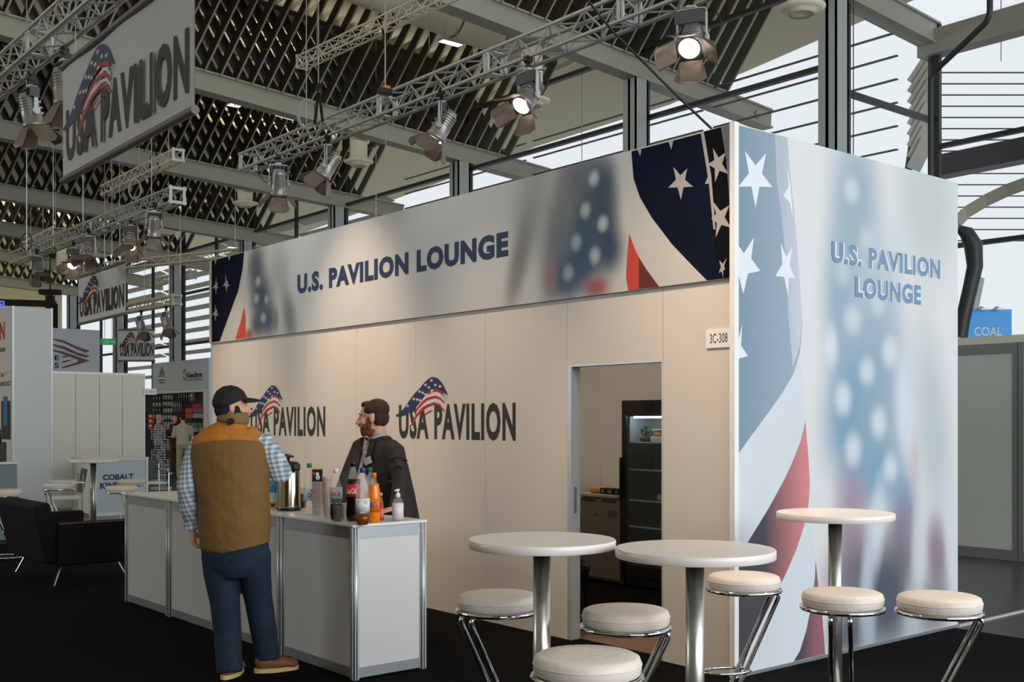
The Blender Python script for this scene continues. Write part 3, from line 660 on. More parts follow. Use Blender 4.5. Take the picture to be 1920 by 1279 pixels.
put((False, -.5), 68, TR, dirn(.2, -.9), 'stage light at the far left end of the left truss')
put((False, -.15), 97, 3.5, dirn(.9, .1), 'silver stage light in the top left corner, closest to the big banner', dx=.12)
put((False, -.25), 36, 3.5, dirn(.9, .1), 'silver stage light at the left edge, lower of the two by the big banner', dx=.12)
P9 = atY(332, 562, 33.5); Q9 = atY(215, 583, 37)
for q, lb in ((.55, 'small dark stage light hanging by the windows right of the second banner'), (.16, 'small dark stage light at the end of the window truss')):
    r = stage_light(lb, False, -.3); r.location = P9.lerp(Q9, q)-Vector((0, 0, .15)); r.rotation_euler = (0, 0, 1); r.scale = (1.3,)*3

# hanging banners
fabric = mat('banner_fabric', (206, 206, 208), .75); pole_m = mat('grey_banner_pole', (104, 100, 98), .5)
def banner(label, A, B, h, z0):
    A = Vector((A.x, A.y, 0)); B = Vector((B.x, B.y, 0)); d = (B-A); L = d.length; d.normalize(); n_ = Vector((d.y, -d.x, 0))
    root = thing('hanging_banner', label, 'banner', (A.x, A.y, z0)); U = d; V = Vector((0, 0, 1)); 
    m = MB(); k = 14
    vs = [U*(L*i/k)+V*(h*j)+n_*(.012*math.sin(i*1.1)*(1-.3*j)) for i in range(k+1) for j in (0, 1)]
    vb = [p-n_*.006 for p in vs]
    m.add(vs, [(2*i, 2*i+2, 2*i+3, 2*i+1) for i in range(k)], 0, True); m.add(vb, [(2*i+1, 2*i+3, 2*i+2, 2*i) for i in range(k)], 0, True)
    m.build('cloth', [fabric], root)
    for z in (0, h):
        m = MB(); m.tube([U*-.01+V*z, U*(L+.01)+V*z], .035, 12); m.build('pole', [pole_m], root)
    ht = h*.46; emblem(root, U*(L*.045)+V*(h*.13)+n_*.014, U, V, L*.93, ht)
    for s in (.12, .88):
        m = MB(); m.tube([U*(L*s)+V*h, U*(L*s)+V*(roof_z(A.x, A.y)-.05-z0)], .005, 5); m.build('wire', [steel], root)
    return root
def bn(label, u0, v0t, v0b, u1, v1t, v1b, h=1.1):
    Y0 = FPX*h/(v0b-v0t); Y1 = FPX*h/(v1b-v1t); A = atY(u0, v0b, Y0); B = atY(u1, v1b, Y1); return banner(label, A, B, h, (A.z+B.z)/2)
bn('biggest hanging USA PAVILION banner, upper left of the picture', 118, 133, 345, 365, -77, 198)
bn('second hanging USA PAVILION banner, left of the lounge below the left truss', 147, 520, 607, 236, 492, 589)
bn('smallest hanging USA PAVILION banner, furthest away, by the left windows', 222, 622, 680, 290, 615, 673)

# air ducts and ceiling diffusers
def duct(label, P, Q, r):
    P = Vector(P); Q = Vector(Q); root = thing('air_duct', label, 'air duct', P); d = Q-P; L = d.length; m = MB(); n_ = int(L/.16)
    pts = []; rs = []
    for i in range(n_+1): pts += [d*(i/n_), d*((i+.5)/n_)]; rs += [r, r*.985]
    m.tube(pts, rs, 22); m.build('pipe', [duct_m], root)
    for s in (.35, .62, .78, .93):
        m = MB(); dd = d.normalized(); m.tube([d*s-dd*.02, d*s+dd*.02], r*1.012, 22); m.build('joint_band', [mat('duct_band', (110, 104, 88), .6)], root)
    return root
bz = lambda i, x: BE[i][1](x)
for i, (x0, x1, lb, r_) in enumerate(((2, 9.6, 'round cream ribbed air duct at the top centre behind the long truss', .42), (-6, 9, 'round cream air duct glimpsed through the roof lattice at upper left', .5), (-10, 8, 'round cream air duct behind the roof lattice below the big banner', .5), (-13, 8, 'round cream air duct deep behind the lattice at far left', .5))):
    y = (ys[i+1]+ys[i+2])/2; z = lambda x: (bz(i+1, x)+bz(i+2, x))/2+1.65
    duct(lb, (x0, y, z(x0)), (x1, y, z(x1)), r_)
dn = ['top right beside the tall column', 'behind the second lit stage light of the long truss', 'over the left part of the lounge fascia', 'left of the long truss end, above the lounge fascia', 'behind the white end plate of the left truss', 'above the second banner, behind the left truss', 'furthest left, above the second banner']
for (u, v, k) in ((1503, 22, 0), (997, 195, 1), (672, 308, 2), (459, 385, 3), (310, 438, 4), (187, 480, 5), (116, 512, 6)):
    a = 13.25; y = along(u, a); Yd = a*.6364+(y-CY)*.7712; z = CH-(v-HZ)/FPX*Yd
    r = thing('ceiling_diffuser', 'round cream air diffuser '+dn[k], 'air diffuser', (a+CX, y, z), 0, 'round ceiling diffusers')
    m = MB(); m.lathe([(.14, -.02), (.18, -.045), (.185, .0), (.27, .015), (.335, .05), (.335, .07), (.26, .06), (.21, .07), (.20, .10)], seg=36); m.build('flange', [duct_m], r)
    m = MB(); m.lathe([(.20, .06), (.20, 1.05)], seg=28); m.build('drop_pipe', [duct_m], r)
# lamps under the roof
def ceil_light(label, p, L, wd, dr):
    r = thing('ceiling_lamp', label, 'ceiling lamp', p); d = Vector(dr).normalized(); m = MB(); m.bar(-d*L/2, d*L/2, .06, wd, (0, 0, 1)); m.build('casing', [yoke_m], r)
    m = MB(); m.bar(-d*L*.47+Vector((0, 0, -.035)), d*L*.47+Vector((0, 0, -.035)), .01, wd*.8, (0, 0, 1)); m.build('diffuser', [mat('lamp_tube_glow', (255, 246, 240), .4, emit=1.4)], r)
    m = MB(); m.tube([-d*L*.3, -d*L*.3+Vector((0, 0, .35))], .01, 6); m.tube([d*L*.3, d*L*.3+Vector((0, 0, .35))], .01, 6); m.build('hanger', [steel], r)
ceil_light('bright rectangular hall lamp under the cream duct at top centre', atY(845, 78, 22), .5, .2, (1, 0, 0))
ceil_light('thin glowing tube lamp under the beam above the long truss', atY(534, 218, 26), .5, .07, (1, 0, -.07))
ceil_light('square pale lamp right of the big banner', atY(440, 195, 26), .3, .3, (1, 0, 0))
ceil_light('small glowing lamp at the left end of the lounge fascia', atY(441, 463, 36), .5, .2, (1, 0, 0))

# suspension wires
wires = [(597, -40, 225, 14.4, 'in front of the pale truss, down to the coiled cable'), (722, 70, 168, 13.0, 'down to the orange hoist on the long truss'), (723, 240, 345, 24, 'dropping over the fascia under the long truss'), (441, 0, 200, 24, 'right of the big banner'),
         (50, 205, 470, 19.5, 'at the left edge, down to the left truss'), (705, 240, 410, 25, 'left of the round diffuser above the fascia'), (441, 330, 460, 30, 'right of the white end plate'), (1091, 195, 310, 24, 'in the glazing above the blurred flag print'), (1600, -20, 290, 15, 'dark, beside the tall column at right'), (338, 405, 520, 32, 'under the white end plate'), (624, 120, 215, 26, 'above the left end of the long truss'), (805, 20, 90, 21, 'above the long truss at top centre'), (100, 400, 465, 24, 'just above the left truss'), (1877, 0, 115, 20, 'before the louvres at top right')]
for u, v0, v1, Y, lb in wires:
    b = atY(u, v1, Y); t_ = atY(u, v0, Y); m = MB(); m.tube([(0, 0, 0), (0, 0, roof_z(b.x, b.y)+.06-b.z)], .009 if Y > 18 else .007, 6)
    o = m.build('suspension_wire', [black if u == 1600 else steel]); o.location = b; tag(o, 'thin vertical suspension wire '+lb, 'wire', 'suspension wires')
m = MB(); m.tube([atY(1088, -20, 8.6), atY(1108, 8, 8.7), atY(1150, 60, 8.75), atY(1215, 125, 8.8), atY(1275, 185, 8.85), atY(1337, 244, 8.9)], .010, 8); tag(m.build('power_cable', [black]), 'black cable slung diagonally from the long truss to the lounge corner', 'cable')
# coiled cable, straps and hoist on the long truss
def coil(label, c, r, n_, mt):
    rt = thing('cable_coil', label, 'cable', c); 
    for i in range(n_):
        m = MB(); m.tube([(r*(.8+.06*i)*math.cos(a_)*.75*AX[0], r*(.8+.06*i)*math.cos(a_)*.75*AX[1], r*(1+.04*i)*math.sin(a_)) for a_ in [2*PI*k/28 for k in range(28)]], .007, 6, closed=True); m.build('loop', [mt], rt)
coil('grey coiled cable hanging on the long truss left of its middle', atY(576, 214, 14.3), .17, 5, mat('grey_cable', (150, 160, 158), .5))
coil('dark coiled cable on the left truss near its end plate', atY(253, 355, 19), .16, 3, MATS['grey_cable'])
coil('dark coiled cable at the far end of the left truss', atY(50, 453, 24.5), .18, 3, black)
def straps(label, top, l, r_):
    rt = thing('lifting_sling', label, 'sling', top)
    for s in (l, r_): m = MB(); m.bar((0, 0, 0), Vector(s)-Vector(top), .035, .02, (AX[0], AX[1], 0)); m.build('strap', [blackm], rt)
    m = MB(); m.lathe([(.03, -.08), (.04, -.04), (.035, .06), (.015, .09)], seg=12); m.build('hook', [black], rt)
straps('black lifting sling beside the grey coiled cable', atY(598, 168, 14.3), atY(590, 232, 14.2), atY(605, 228, 14.2))
straps('black lifting sling on the thin pale truss', atY(722, 74, 18.8), atY(710, 28, 18.7), atY(738, 25, 18.9))
straps('black lifting sling on the short truss behind the big banner', atY(288, 268, 22.6), atY(280, 315, 22.5), atY(300, 318, 22.6))
m = MB(); m.box((0, 0, 0), (.16, .10, .07)); m.box((.02, 0, .05), (.08, .06, .05), 1); o = m.build('chain_hoist', [black, mat('orange_plastic', (230, 130, 20), .5)], None, .01); o.location = atY(722, 172, 13.0); tag(o, 'small black and orange hoist sitting on the long truss', 'hoist')

# ================================================================== furniture
def bar_table(loc, label, group=None, top_mat=None):
    r = thing('bar_table', label, 'bar table', loc, 0, group)
    m = MB(); m.lathe([(.0005, 1.064), (.314, 1.064)], seg=72, caps=False); m.lathe([(.314, 1.064), (.317, 1.068), (.317, 1.096), (.314, 1.10)], seg=72, caps=False); m.lathe([(.314, 1.10), (.0005, 1.10)], seg=72, caps=False); m.build('tabletop', [top_mat or table_m], r)
    m = MB(); m.lathe([(.0375, .02), (.0375, 1.055)], seg=28); m.build('column', [steel], r)
    m = MB()
    for k in range(4): a = k*PI/2+.5; m.bar((0, 0, 1.061), (.2*math.cos(a), .2*math.sin(a), 1.061), .012, .045, (0, 0, 1))
    m.lathe([(.06, 1.05), (.06, 1.067)], seg=20); m.build('bracket', [black], r)
    m = MB(); m.lathe([(.165, 0), (.17, .008), (.16, .016), (.06, .022), (.045, .03)], seg=40); m.build('base_plate', [steel], r); return r
def at_uY(u, Y): return W((u-960)/FPX*Y, Y, 0)
bar_table(at_uY(1016, 4.74), 'white round bar table, left of the pair in front of the doorway')
bar_table(at_uY(1303, 4.40), 'largest white round bar table, standing nearest the lounge corner in front of the open doorway')
bar_table(at_uY(1566, 6.10), 'white round bar table beside the tall flag print side wall')
bar_table(at_uY(175, 14.3), 'far white round bar table by the blue-lettered counter at left')
def stool():
    r = thing('bar_stool', '', 'bar stool')
    m = MB(); m.lathe([(.165, .728), (.182, .735), (.188, .752), (.188, .775), (.182, .792), (.168, .799), (.10, .803), (.0005, .804)], seg=48); m.build('cushion', [leather], r)
    m = MB(); m.lathe([(.189, .768), (.1905, .770), (.189, .772)], seg=48); m.build('piping', [leather], r)
    m = MB(); m.tube([(.188*math.cos(2*PI*k/40), .188*math.sin(2*PI*k/40), .722) for k in range(40)], .011, 8, closed=True); m.lathe([(.17, .715), (.17, .729)], seg=32, mi=1); m.build('seat_ring', [chrome, black], r)
    for s in (-1, 1):                                # legs bend under +x and lean to -x
        m = MB(); m.tube(fillet([(.02, s*.043, .712), (.19, s*.043, .706), (-.15, s*.043, .03), (-.19, s*.06, .012)], .045, 5), .0115, 10); m.build('leg', [chrome], r)
    m = MB(); pts = [(-.10+.13*math.cos(t_), .075*math.sin(t_), .30) for t_ in [2*PI*k/28 for k in range(28)]]; m.tube(pts, .008, 8, closed=True); m.build('footrest', [chrome], r)
    m = MB(); m.tube([(-.02+.205*math.cos(2*PI*k/36), .205*math.sin(2*PI*k/36), .012) for k in range(36)], .012, 8, closed=True); m.bar((-.19, 0, .008), (.18, 0, .008), .012, .03, (0, 0, 1)); m.build('base_ring', [chrome], r)
    return r
st0 = stool(); first = True
def place_stool(u, Y, ang, label):                    # ang: picture-plane heading of the bend (0 = right, 90 = away)
    global first
    rz = YAW+math.radians(ang); p = at_uY(u, Y)
    if first: st0.location = p; st0.rotation_euler = (0, 0, rz); st0['label'] = label; first = False; return
    dup(st0, p, rz, label)
place_stool(934, 5.15, 215, 'white leather bar stool at the left of the bar tables, half behind a table column')
place_stool(1173, 4.74, 5, 'white leather bar stool standing right in front of the open doorway')
place_stool(1101, 3.82, -35, 'nearest white leather bar stool, cut off by the bottom edge')
place_stool(1395, 5.79, 15, 'white leather bar stool at the lounge corner, tucked behind the largest table')
place_stool(1580, 5.22, 250, 'white leather bar stool in front of the far bar table column')
place_stool(1761, 5.11, -8, 'rightmost white leather bar stool, standing alone')
place_stool(10, 12.9, 240, 'white stool at the left edge of the picture beside the black sofa')
place_stool(110, 14.2, 170, 'white stool left of the far bar table, behind the black sofa')
place_stool(228, 13.6, 70, 'white stool in front of the blue-lettered counter, nearer of two')
place_stool(246, 15.1, 160, 'white stool close behind another one at the blue-lettered counter')

# ------------------------------------------------------------------ serving counter: four units
KT = .965; KX0, KX1 = -1.895, -1.345; KYS = [1.42, 2.385, 3.35, 4.315, 5.28]
def counter(y0, y1, x0, x1, label, near):
    r = thing('display_counter', label, 'counter', ((x0+x1)/2, (y0+y1)/2, 0)); hx = (x1-x0)/2; hy = (y1-y0)/2-.0015
    m = MB(); m.bx(-hx-.004, hx+.004, -hy, hy, KT-.018, KT); m.build('worktop', [white_lam], r, .003)
    for sx in (-1, 1):
        for sy in (-1, 1):
            m = MB(); c = (sx*(hx-.022), sy*(hy-.022))
            m.lathe([(.026, 0), (.026, KT-.019)], (c[0], c[1], 0), 16)
            for k in range(8): a = k*PI/4+PI/8; m.bx(c[0]+.024*math.cos(a)-.003, c[0]+.024*math.cos(a)+.003, c[1]+.024*math.sin(a)-.003, c[1]+.024*math.sin(a)+.003, .004, KT-.021, 1)
            m.build('post', [alu, alu_white], r)
    for sx in (-1, 1):
        
        for z0_, z1_ in ((KT-.09, KT-.02), (.012, .075)): m = MB(); m.bx(sx*(hx-.03), sx*(hx-.012), -hy+.045, hy-.045, z0_, z1_); m.build('rail', [alu], r)
    for sy in (-1, 1):
        
        for z0_, z1_ in ((KT-.09, KT-.02), (.012, .075)): m = MB(); m.bx(-hx+.045, hx-.045, sy*(hy-.03), sy*(hy-.012), z0_, z1_); m.build('rail', [alu], r)
    m = MB(); m.bx(-hx+.016, -hx+.022, -hy+.045, hy-.045, .07, KT-.085); m.build('front_panel', [mat('counter_white', (206, 205, 204), .55)], r)
    for sy in (-1, 1):
        m = MB(); m.bx(-hx+.045, hx-.045, sy*(hy-.022), sy*(hy-.016), .07, KT-.085); m.build('side_panel', [MATS['counter_white']], r)
    return r
lab = ['nearest white counter unit with the drinks bottles on top', 'white counter unit under the steel coffee flask, hidden by the man in the vest', 'white counter unit behind the elbow of the man in the vest', 'white counter unit at the far left end of the row']
for i in range(4): counter(KYS[i], KYS[i+1], KX0, KX1, lab[i], i == 0)

# ------------------------------------------------------------------ things on the counter
def wrap_text(mb, s, R, z, ht, ang, arc, mi=0, bold=.02):
    vs, fs = text2d(s, bold, 1.0)
    pts = [Vector(((R+.0012)*math.cos(ang-arc/2+x*arc), (R+.0012)*math.sin(ang-arc/2+x*arc), z+y*ht)) for x, y in vs]
    ff = []
    for f in fs:
        a, b, c = [pts[i] for i in f[:3]]; n_ = (b-a).cross(c-a); ff.append(f if n_.dot(Vector((a.x, a.y, 0))) > 0 else tuple(reversed(f)))
    mb.add(pts, ff, mi)
camang = math.atan2(CY-1.7, CX+1.6)
def bottle(label, u, v, H, R, cap, liquid=None, lvl=.6, lab=None, labz=(.3, .55), texts=(), shape='soda', alpha=None):
    p = atZ(u, v, KT); r = thing('drink_bottle', label, 'bottle', p)
    if shape == 'coke': pr = [(.0005, .0), (R*.72, .0), (R*.92, .015), (R*.98, .05), (R*.90, .30*H), (R, .42*H), (R*.99, .60*H), (R*.80, .72*H), (R*.45, .86*H), (R*.32, .92*H), (R*.32, .965*H)]
    elif shape == 'water': pr = [(.0005, 0), (R*.7, .0), (R*.96, .02), (R, .10*H), (R*.94, .2*H), (R, .30*H), (R, .55*H), (R*.97, .66*H), (R*.98, .74*H), (R*.75, .86*H), (R*.36, .93*H), (R*.34, .97*H)]
    elif shape == 'small': pr = [(.0005, 0), (R*.9, .0), (R, .01), (R*.96, .3*H), (R, .5*H), (R*.8, .65*H), (R*.4, .8*H), (R*.36, .9*H)]
    else: pr = [(.0005, 0), (R*.75, .0), (R*.96, .02), (R, .1*H), (R, .62*H), (R*.8, .75*H), (R*.42, .88*H), (R*.34, .93*H), (R*.34, .965*H)]
    m = MB(); m.lathe(pr, seg=28); m.build('body', [clear_m], r)
    if liquid:
        q = [(a*1.004 if a > .001 else a, b) for a, b in pr if b < lvl*H]; q.append((q[-1][0], lvl*H)); m = MB(); m.lathe(q, seg=28); m.build('drink', [liquid], r)
    m = MB(); ch = .03 if H > .2 else .02; m.lathe([(R*.42, .93*H), (R*.42, .93*H+ch*.8), (R*.38, .93*H+ch), (.0005, .93*H+ch)], seg=20); m.build('cap', [cap], r)
    if lab:
        rr = [a for a, b in pr if labz[0]*H-.02 <= b <= labz[1]*H+.02] or [R]; RL = max(rr)*1.01
        m = MB(); m.lathe([(RL, labz[0]*H), (RL, labz[1]*H)], seg=32); lo = m.build('label', [lab], r)
        if texts:
            m = MB(); ms = []
            for (s_, z_, h_, off, arc, tm) in texts:
                if tm not in ms: ms.append(tm)
                wrap_text(m, s_, RL, z_*H, h_*H, camang+off, arc, ms.index(tm))
            m.build('lettering', ms, lo)
    return r
cola = mat('cola', (22, 9, 6), .08); orange_d = mat('orange_drink', (240, 128, 8), .2); amber = mat('amber_drink', (140, 70, 20), .1, trans=.4)
redl = mat('red_label', (205, 32, 28), .45); whl = mat('white_label', (222, 222, 226), .5); bluel = mat('blue_cap', (30, 70, 160), .4); greenc = mat('green_cap', (20, 120, 60), .4); orc = mat('orange_cap', (235, 120, 25), .4); whc = mat('white_cap', (232, 232, 232), .4)
redink = mat('red_ink', (200, 30, 30), .5); blueink = mat('blue_ink', (30, 60, 140), .5); whiteink = mat('white_ink', (235, 235, 235), .5); greyink = mat('grey_ink', (110, 110, 114), .6)
bottle('tall clear water bottle with a green cap, left of the striped cup stack', 580, 965, .345, .040, greenc, None, 0, mat('pale_blue_label', (190, 208, 222), .5), (.28, .5), (('O', .34, .1, 0, .5, blueink),), 'water')
bottle('cola bottle with a silver label, white cap and red script, half full', 630, 974, .325, .041, whc, cola, .42, mat('silver_label', (196, 198, 202), .3), (.42, .64), (('Coca-Cola', .48, .1, 0, 1.5, redink),), 'coke')
bottle('cola bottle with a bright red label, behind the blue-capped bottle', 662, 977, .375, .046, black, cola, .72, redl, (.42, .63), (('Coca-Cola', .47, .1, -.3, 1.6, whiteink),), 'coke')
bottle('clear bottle with a blue cap, white label and a little amber drink', 680, 984, .345, .044, bluel, amber, .2, whl, (.24, .47), (('—', .40, .03, -.2, .8, blueink), ('—', .29, .02, -.2, .8, blueink), ('O', .37, .07, .5, .3, redink)), 'water')
bottle('orange soda bottle with an orange cap', 701, 980, .305, .040, orc, orange_d, .8, mat('orange_label', (232, 112, 10), .4), (.22, .5), (('FANTA', .32, .11, -.1, 1.35, blueink),), 'soda')
bottle('bottle with a green cap almost hidden behind the orange soda', 694, 966, .315, .036, greenc, mat('pale_green_drink', (180, 196, 170), .2), .5, None, (.2, .5), (), 'soda')
bottle('small red sauce bottle right of the orange soda', 715, 976, .17, .016, mat('cream_cap', (220, 200, 170), .5), mat('red_sauce', (170, 40, 24), .3), .7, mat('red_white_label', (214, 120, 110), .5), (.12, .45), (), 'small')
# hand gel
p = atZ(746, 976, KT); r = thing('soap_dispenser', 'clear hand gel bottle with a white pump at the right end of the counter', 'dispenser', p)
m = MB(); m.lathe([(.0005, 0), (.033, 0), (.036, .005), (.036, .11), (.03, .135), (.014, .148), (.013, .155)], seg=28); m.build('body', [clear_m], r)
m = MB(); m.lathe([(.0005, .003), (.034, .003), (.034, .105), (.0005, .106)], seg=28); m.build('gel', [mat('clear_gel', (214, 216, 214), .2, alpha=.45)], r)
m = MB(); m.lathe([(.0368, .012), (.0368, .112)], seg=28); lo = m.build('label', [whl], r); m = MB(); wrap_text(m, '—', .0368, .035, .002, camang, .9); m.build('lettering', [greyink], lo)
m = MB(); m.lathe([(.015, .150), (.016, .152), (.016, .172), (.007, .175), (.006, .190), (.012, .192), (.012, .202), (.0005, .204)], seg=20); m.bar((0, 0, .197), (-.035, -.015, .194), .008, .008, (0, 0, 1)); m.build('pump', [whc], r)
# steel vacuum flask
p = atZ(542, 957, KT); r = thing('coffee_flask', 'brushed steel pump coffee flask with a black lid, between the two men', 'coffee flask', p, camang+.6)
m = MB(); m.lathe([(.083, .018), (.082, .03), (.079, .26), (.074, .285), (.066, .295)], seg=40); m.build('body', [mat('flask_steel', (190, 176, 160), .18, 1)], r)
m = MB(); m.lathe([(.0005, 0), (.085, 0), (.086, .02), (.082, .024)], seg=40); m.build('base', [black], r)
m = MB(); m.lathe([(.075, .284), (.078, .29), (.078, .325), (.066, .345), (.03, .352), (.0005, .353)], seg=36); m.box((.085, 0, .315), (.06, .05, .035)); m.tube([(.10, 0, .31), (.115, 0, .285)], .009, 8); m.build('lid', [black], r, .002)
m = MB(); m.tube(fillet([(-.05, 0, .35), (-.03, 0, .40), (.03, 0, .395)], .02, 3), [.008]*6+[.01]*2, 8) if False else m.bar((-.02, 0, .35), (-.01, 0, .385), .02, .02, (0, 1, 0)); m.bar((-.045, 0, .398), (.035, 0, .385), .04, .012, (0, 1, 0)); m.build('pump_lever', [black], r, .003)
m = MB(); m.tube([(.078*math.cos(a_), .078*math.sin(a_), .33) for a_ in (-1.9, -1.2, -.6)], .006, 6); m.build('handle', [black], r)
# milk carton
p = atZ(513, 955, KT); r = thing('milk_carton', 'blue and white milk carton against the vest of the standing man', 'carton', p, YAW)
m = MB(); m.box((0, 0, .09), (.062, .062, .18)); m.add([(-.031, -.031, .18), (.031, -.031, .18), (.031, .031, .18), (-.031, .031, .18), (-.031, 0, .21), (.031, 0, .21)], [(0, 1, 5, 4), (2, 3, 4, 5), (1, 2, 5), (3, 0, 4)], 1)
m.box((0, -.0315, .15), (.06, .001, .055), 1); m.box((0, -.0315, .03), (.06, .001, .05), 2); m.box((0, -.0322, .032), (.03, .001, .026), 3); m.build('box', [mat('carton_white', (206, 214, 218), .5), mat('carton_blue', (70, 150, 200), .5), mat('carton_tan', (206, 170, 100), .5), mat('carton_brown', (90, 50, 30), .6)], r)
# dark jar with wooden sticks
p = atZ(566, 952, KT); r = thing('stirrer_cup', 'dark cup of wooden stirrers right of the steel flask', 'cup', p)
m = MB(); m.lathe([(.0005, 0), (.03, 0), (.034, .10), (.031, .10)], seg=20); m.build('cup', [black], r)
m = MB()
for k in range(9): a_ = k*.7; m.bar((.015*math.cos(a_), .015*math.sin(a_), .02), (.024*math.cos(a_), .024*math.sin(a_), .15), .006, .002, (math.sin(a_), math.cos(a_), 0))
m.build('stirrers', [mat('wood_stirrer', (196, 140, 96), .7)], r)
# stacks of cups
cupm = mat('paper_cup', (246, 234, 228), .6)
p = atZ(595, 966, KT)
proto = None
for k in range(18):
    if proto is None:
        m = MB(); m.lathe([(.030, 0), (.0375, .010), (.040, .0105), (.040, .0125), (.037, .0127), (.030, .003)], seg=28); proto = m.build('paper_cup', [cupm]); proto.location = p; tag(proto, 'lowest paper cup of the striped stack beside the green-capped bottle', 'cup', 'stacked paper cups')
    else:
        c = proto.copy(); COL.objects.link(c); c.location = p+Vector((.0015*math.sin(k*1.7), 0, .0127*k)); c['label'] = 'paper cup inside the striped stack beside the green-capped bottle' if k < 17 else 'topmost paper cup of the striped stack, under the black and yellow box'
r = thing('snack_box', 'small black and yellow box standing on top of the striped cup stack', 'box', p+Vector((0, 0, .0127*18)), YAW)
m = MB(); m.box((0, 0, .042), (.062, .05, .084)); m.box((0, 0, .088), (.063, .051, .009), 1); m.box((-.02, -.0256, .055), (.012, .001, .02), 2)
m.add([(.005+.012*math.cos(a_), -.0262, .052+.012*math.sin(a_)) for a_ in [k*PI/6 for k in range(12)]], [tuple(range(12))], 3); m.add([(.008+.015*math.cos(a_), -.0262, .028+.017*math.sin(a_)) for a_ in [k*PI/6 for k in range(12)]], [tuple(range(12))], 3)
m.build('carton', [mat('dark_box', (22, 20, 20), .5), mat('yellow_lid', (226, 184, 60), .5), mat('pink_tag', (190, 60, 110), .5), white_p], r)
clearcup = mat('clear_cup', (240, 214, 204), .3, alpha=.55); p = atZ(613, 968, KT)
proto = None
for k in range(12):
    if proto is None:
        m = MB(); m.lathe([(.0005, 0), (.022, 0), (.032, .085), (.034, .086), (.034, .088), (.0315, .087), (.0215, .002), (.0005, .002)], seg=24); proto = m.build('plastic_cup', [clearcup]); proto.location = p; tag(proto, 'lowest clear plastic cup in the tall stack left of the silver-labelled cola', 'cup', 'stacked clear plastic cups')
    else:
        c = proto.copy(); COL.objects.link(c); c.location = p+Vector((0, 0, .0165*k)); c['label'] = 'clear plastic cup nested in the tall stack left of the silver-labelled cola'
for (u, v, mt, lb) in ((633, 978, mat('smoky_cup', (120, 116, 112), .2, alpha=.6), 'grey clear cup standing in front of the silver-labelled cola bottle'), (647, 973, mat('white_cup', (236, 224, 216), .5), 'white cup between the two cola bottles')):
    m = MB(); m.lathe([(.0005, 0), (.022, 0), (.031, .098), (.033, .10), (.0305, .099), (.0215, .002), (.0005, .002)], seg=24); o = m.build('drinking_cup', [mt]); o.location = atZ(u, v, KT); tag(o, lb, 'cup')

# ------------------------------------------------------------------ lounge room: fridges, bin
FX = 2.15; ya, yb = 2.50, 3.12
r = thing('display_fridge', 'tall dark glass-door fridge seen through the open doorway', 'fridge', (FX, ya, 0)); fd = mat('dark_fridge_steel', (54, 52, 50), .4, .4); fin = mat('fridge_liner_shaded', (46, 50, 48), .5)
D = .46; Wd = yb-ya; H = 1.80
m = MB(); m.bx(.03, D, 0, .03, .04, H); m.bx(.03, D, Wd-.03, Wd, .04, H); m.bx(D-.03, D, .03, Wd-.03, .04, H); m.bx(.03, D, 0, Wd, H-.04, H); m.bx(.03, D, .0, Wd, .03, .14); m.build('cabinet', [fd], r)
m = MB(); m.bx(.05, D-.035, .032, .04, .15, H-.14); m.bx(.05, D-.035, Wd-.04, Wd-.032, .15, H-.14); m.bx(D-.045, D-.035, .04, Wd-.04, .15, H-.14); m.bx(.05, D-.035, .04, Wd-.04, H-.15, H-.14); m.build('liner', [fin], r)  # liner colour darkened to stand for the unlit lower shelves
m = MB(); m.bx(D-.06, D-.047, .045, Wd-.045, 1.40, H-.155); m.bx(.06, D-.06, Wd-.052, Wd-.042, 1.40, H-.155); m.build('lit_upper_liner', [mat('fridge_liner_lit', (206, 222, 224), .5)], r)  # pale upper copy: lamp light painted into the liner colour
m = MB(); m.bx(0, .03, 0, Wd, H-.14, H); m.bx(0, .03, 0, .05, .12, H-.14); m.bx(0, .03, Wd-.05, Wd, .12, H-.14); m.bx(0, .03, 0, Wd, .12, .22); dr = m.build('door', [fd], r)
m = MB(); m.bx(.012, .016, .05, Wd-.05, .22, H-.14); m.build('glass', [glass_m], dr)
m = MB(); m.bx(-.03, -.012, Wd-.02, Wd+.005, .85, 1.25); m.build('handle', [black], dr)
m = MB(); m.bx(-.004, 0, .2, .3, H-.11, H-.03); m.build('display', [black], r)
m = MB(); m.bx(.06, .10, .1, Wd-.1, H-.17, H-.152); m.build('lamp', [mat('fridge_lamp_glow', (240, 250, 255), .4, emit=5)], r)
zs = [onX(1210, v, FX+.2).z for v in (828, 879, 936, 985)]+[.30]
for z in zs:
    m = MB(); m.bx(.06, D-.05, .045, Wd-.045, z-.006, z, 0); m.bx(.055, .062, .045, Wd-.045, z-.012, z+.002, 1); m.build('shelf', [clear_m, alu_white], r)
m = MB()
rd = random.Random(3)
for k in range(60):
    a_ = rd.random()*6.28; q = rd.random(); c = Vector((FX+.16, yb-.17, zs[0]+.03+rd.random()*.09)); c += Vector((math.cos(a_)*.05*q, math.sin(a_)*.06*q, 0)); d = Vector((rd.uniform(-.03, .03), rd.uniform(-.03, .03), rd.uniform(.0, .03)))
    m.add([c, c+d+Vector((0, .01, 0)), c+d*1.6, c+d+Vector((.01, -.01, 0))], [(0, 1, 2, 3)])
o = m.build('parsley_bunch', [mat('parsley', (70, 120, 40), .6)]); tag(o, 'green bunch of parsley on the top fridge shelf', 'herbs')
m = MB(); m.lathe([(.0005, 0), (.05, 0), (.062, .035), (.058, .035)], seg=20); o = m.build('dark_bowl', [black]); o.location = (FX+.16, yb-.17, zs[0]+.001); tag(o, 'dark round tub under the parsley in the fridge', 'tub')
r = thing('food_tray', 'wrapped tray with orange food stacked on the top fridge shelf', 'food tray', (FX+.17, yb-.36, zs[0]))
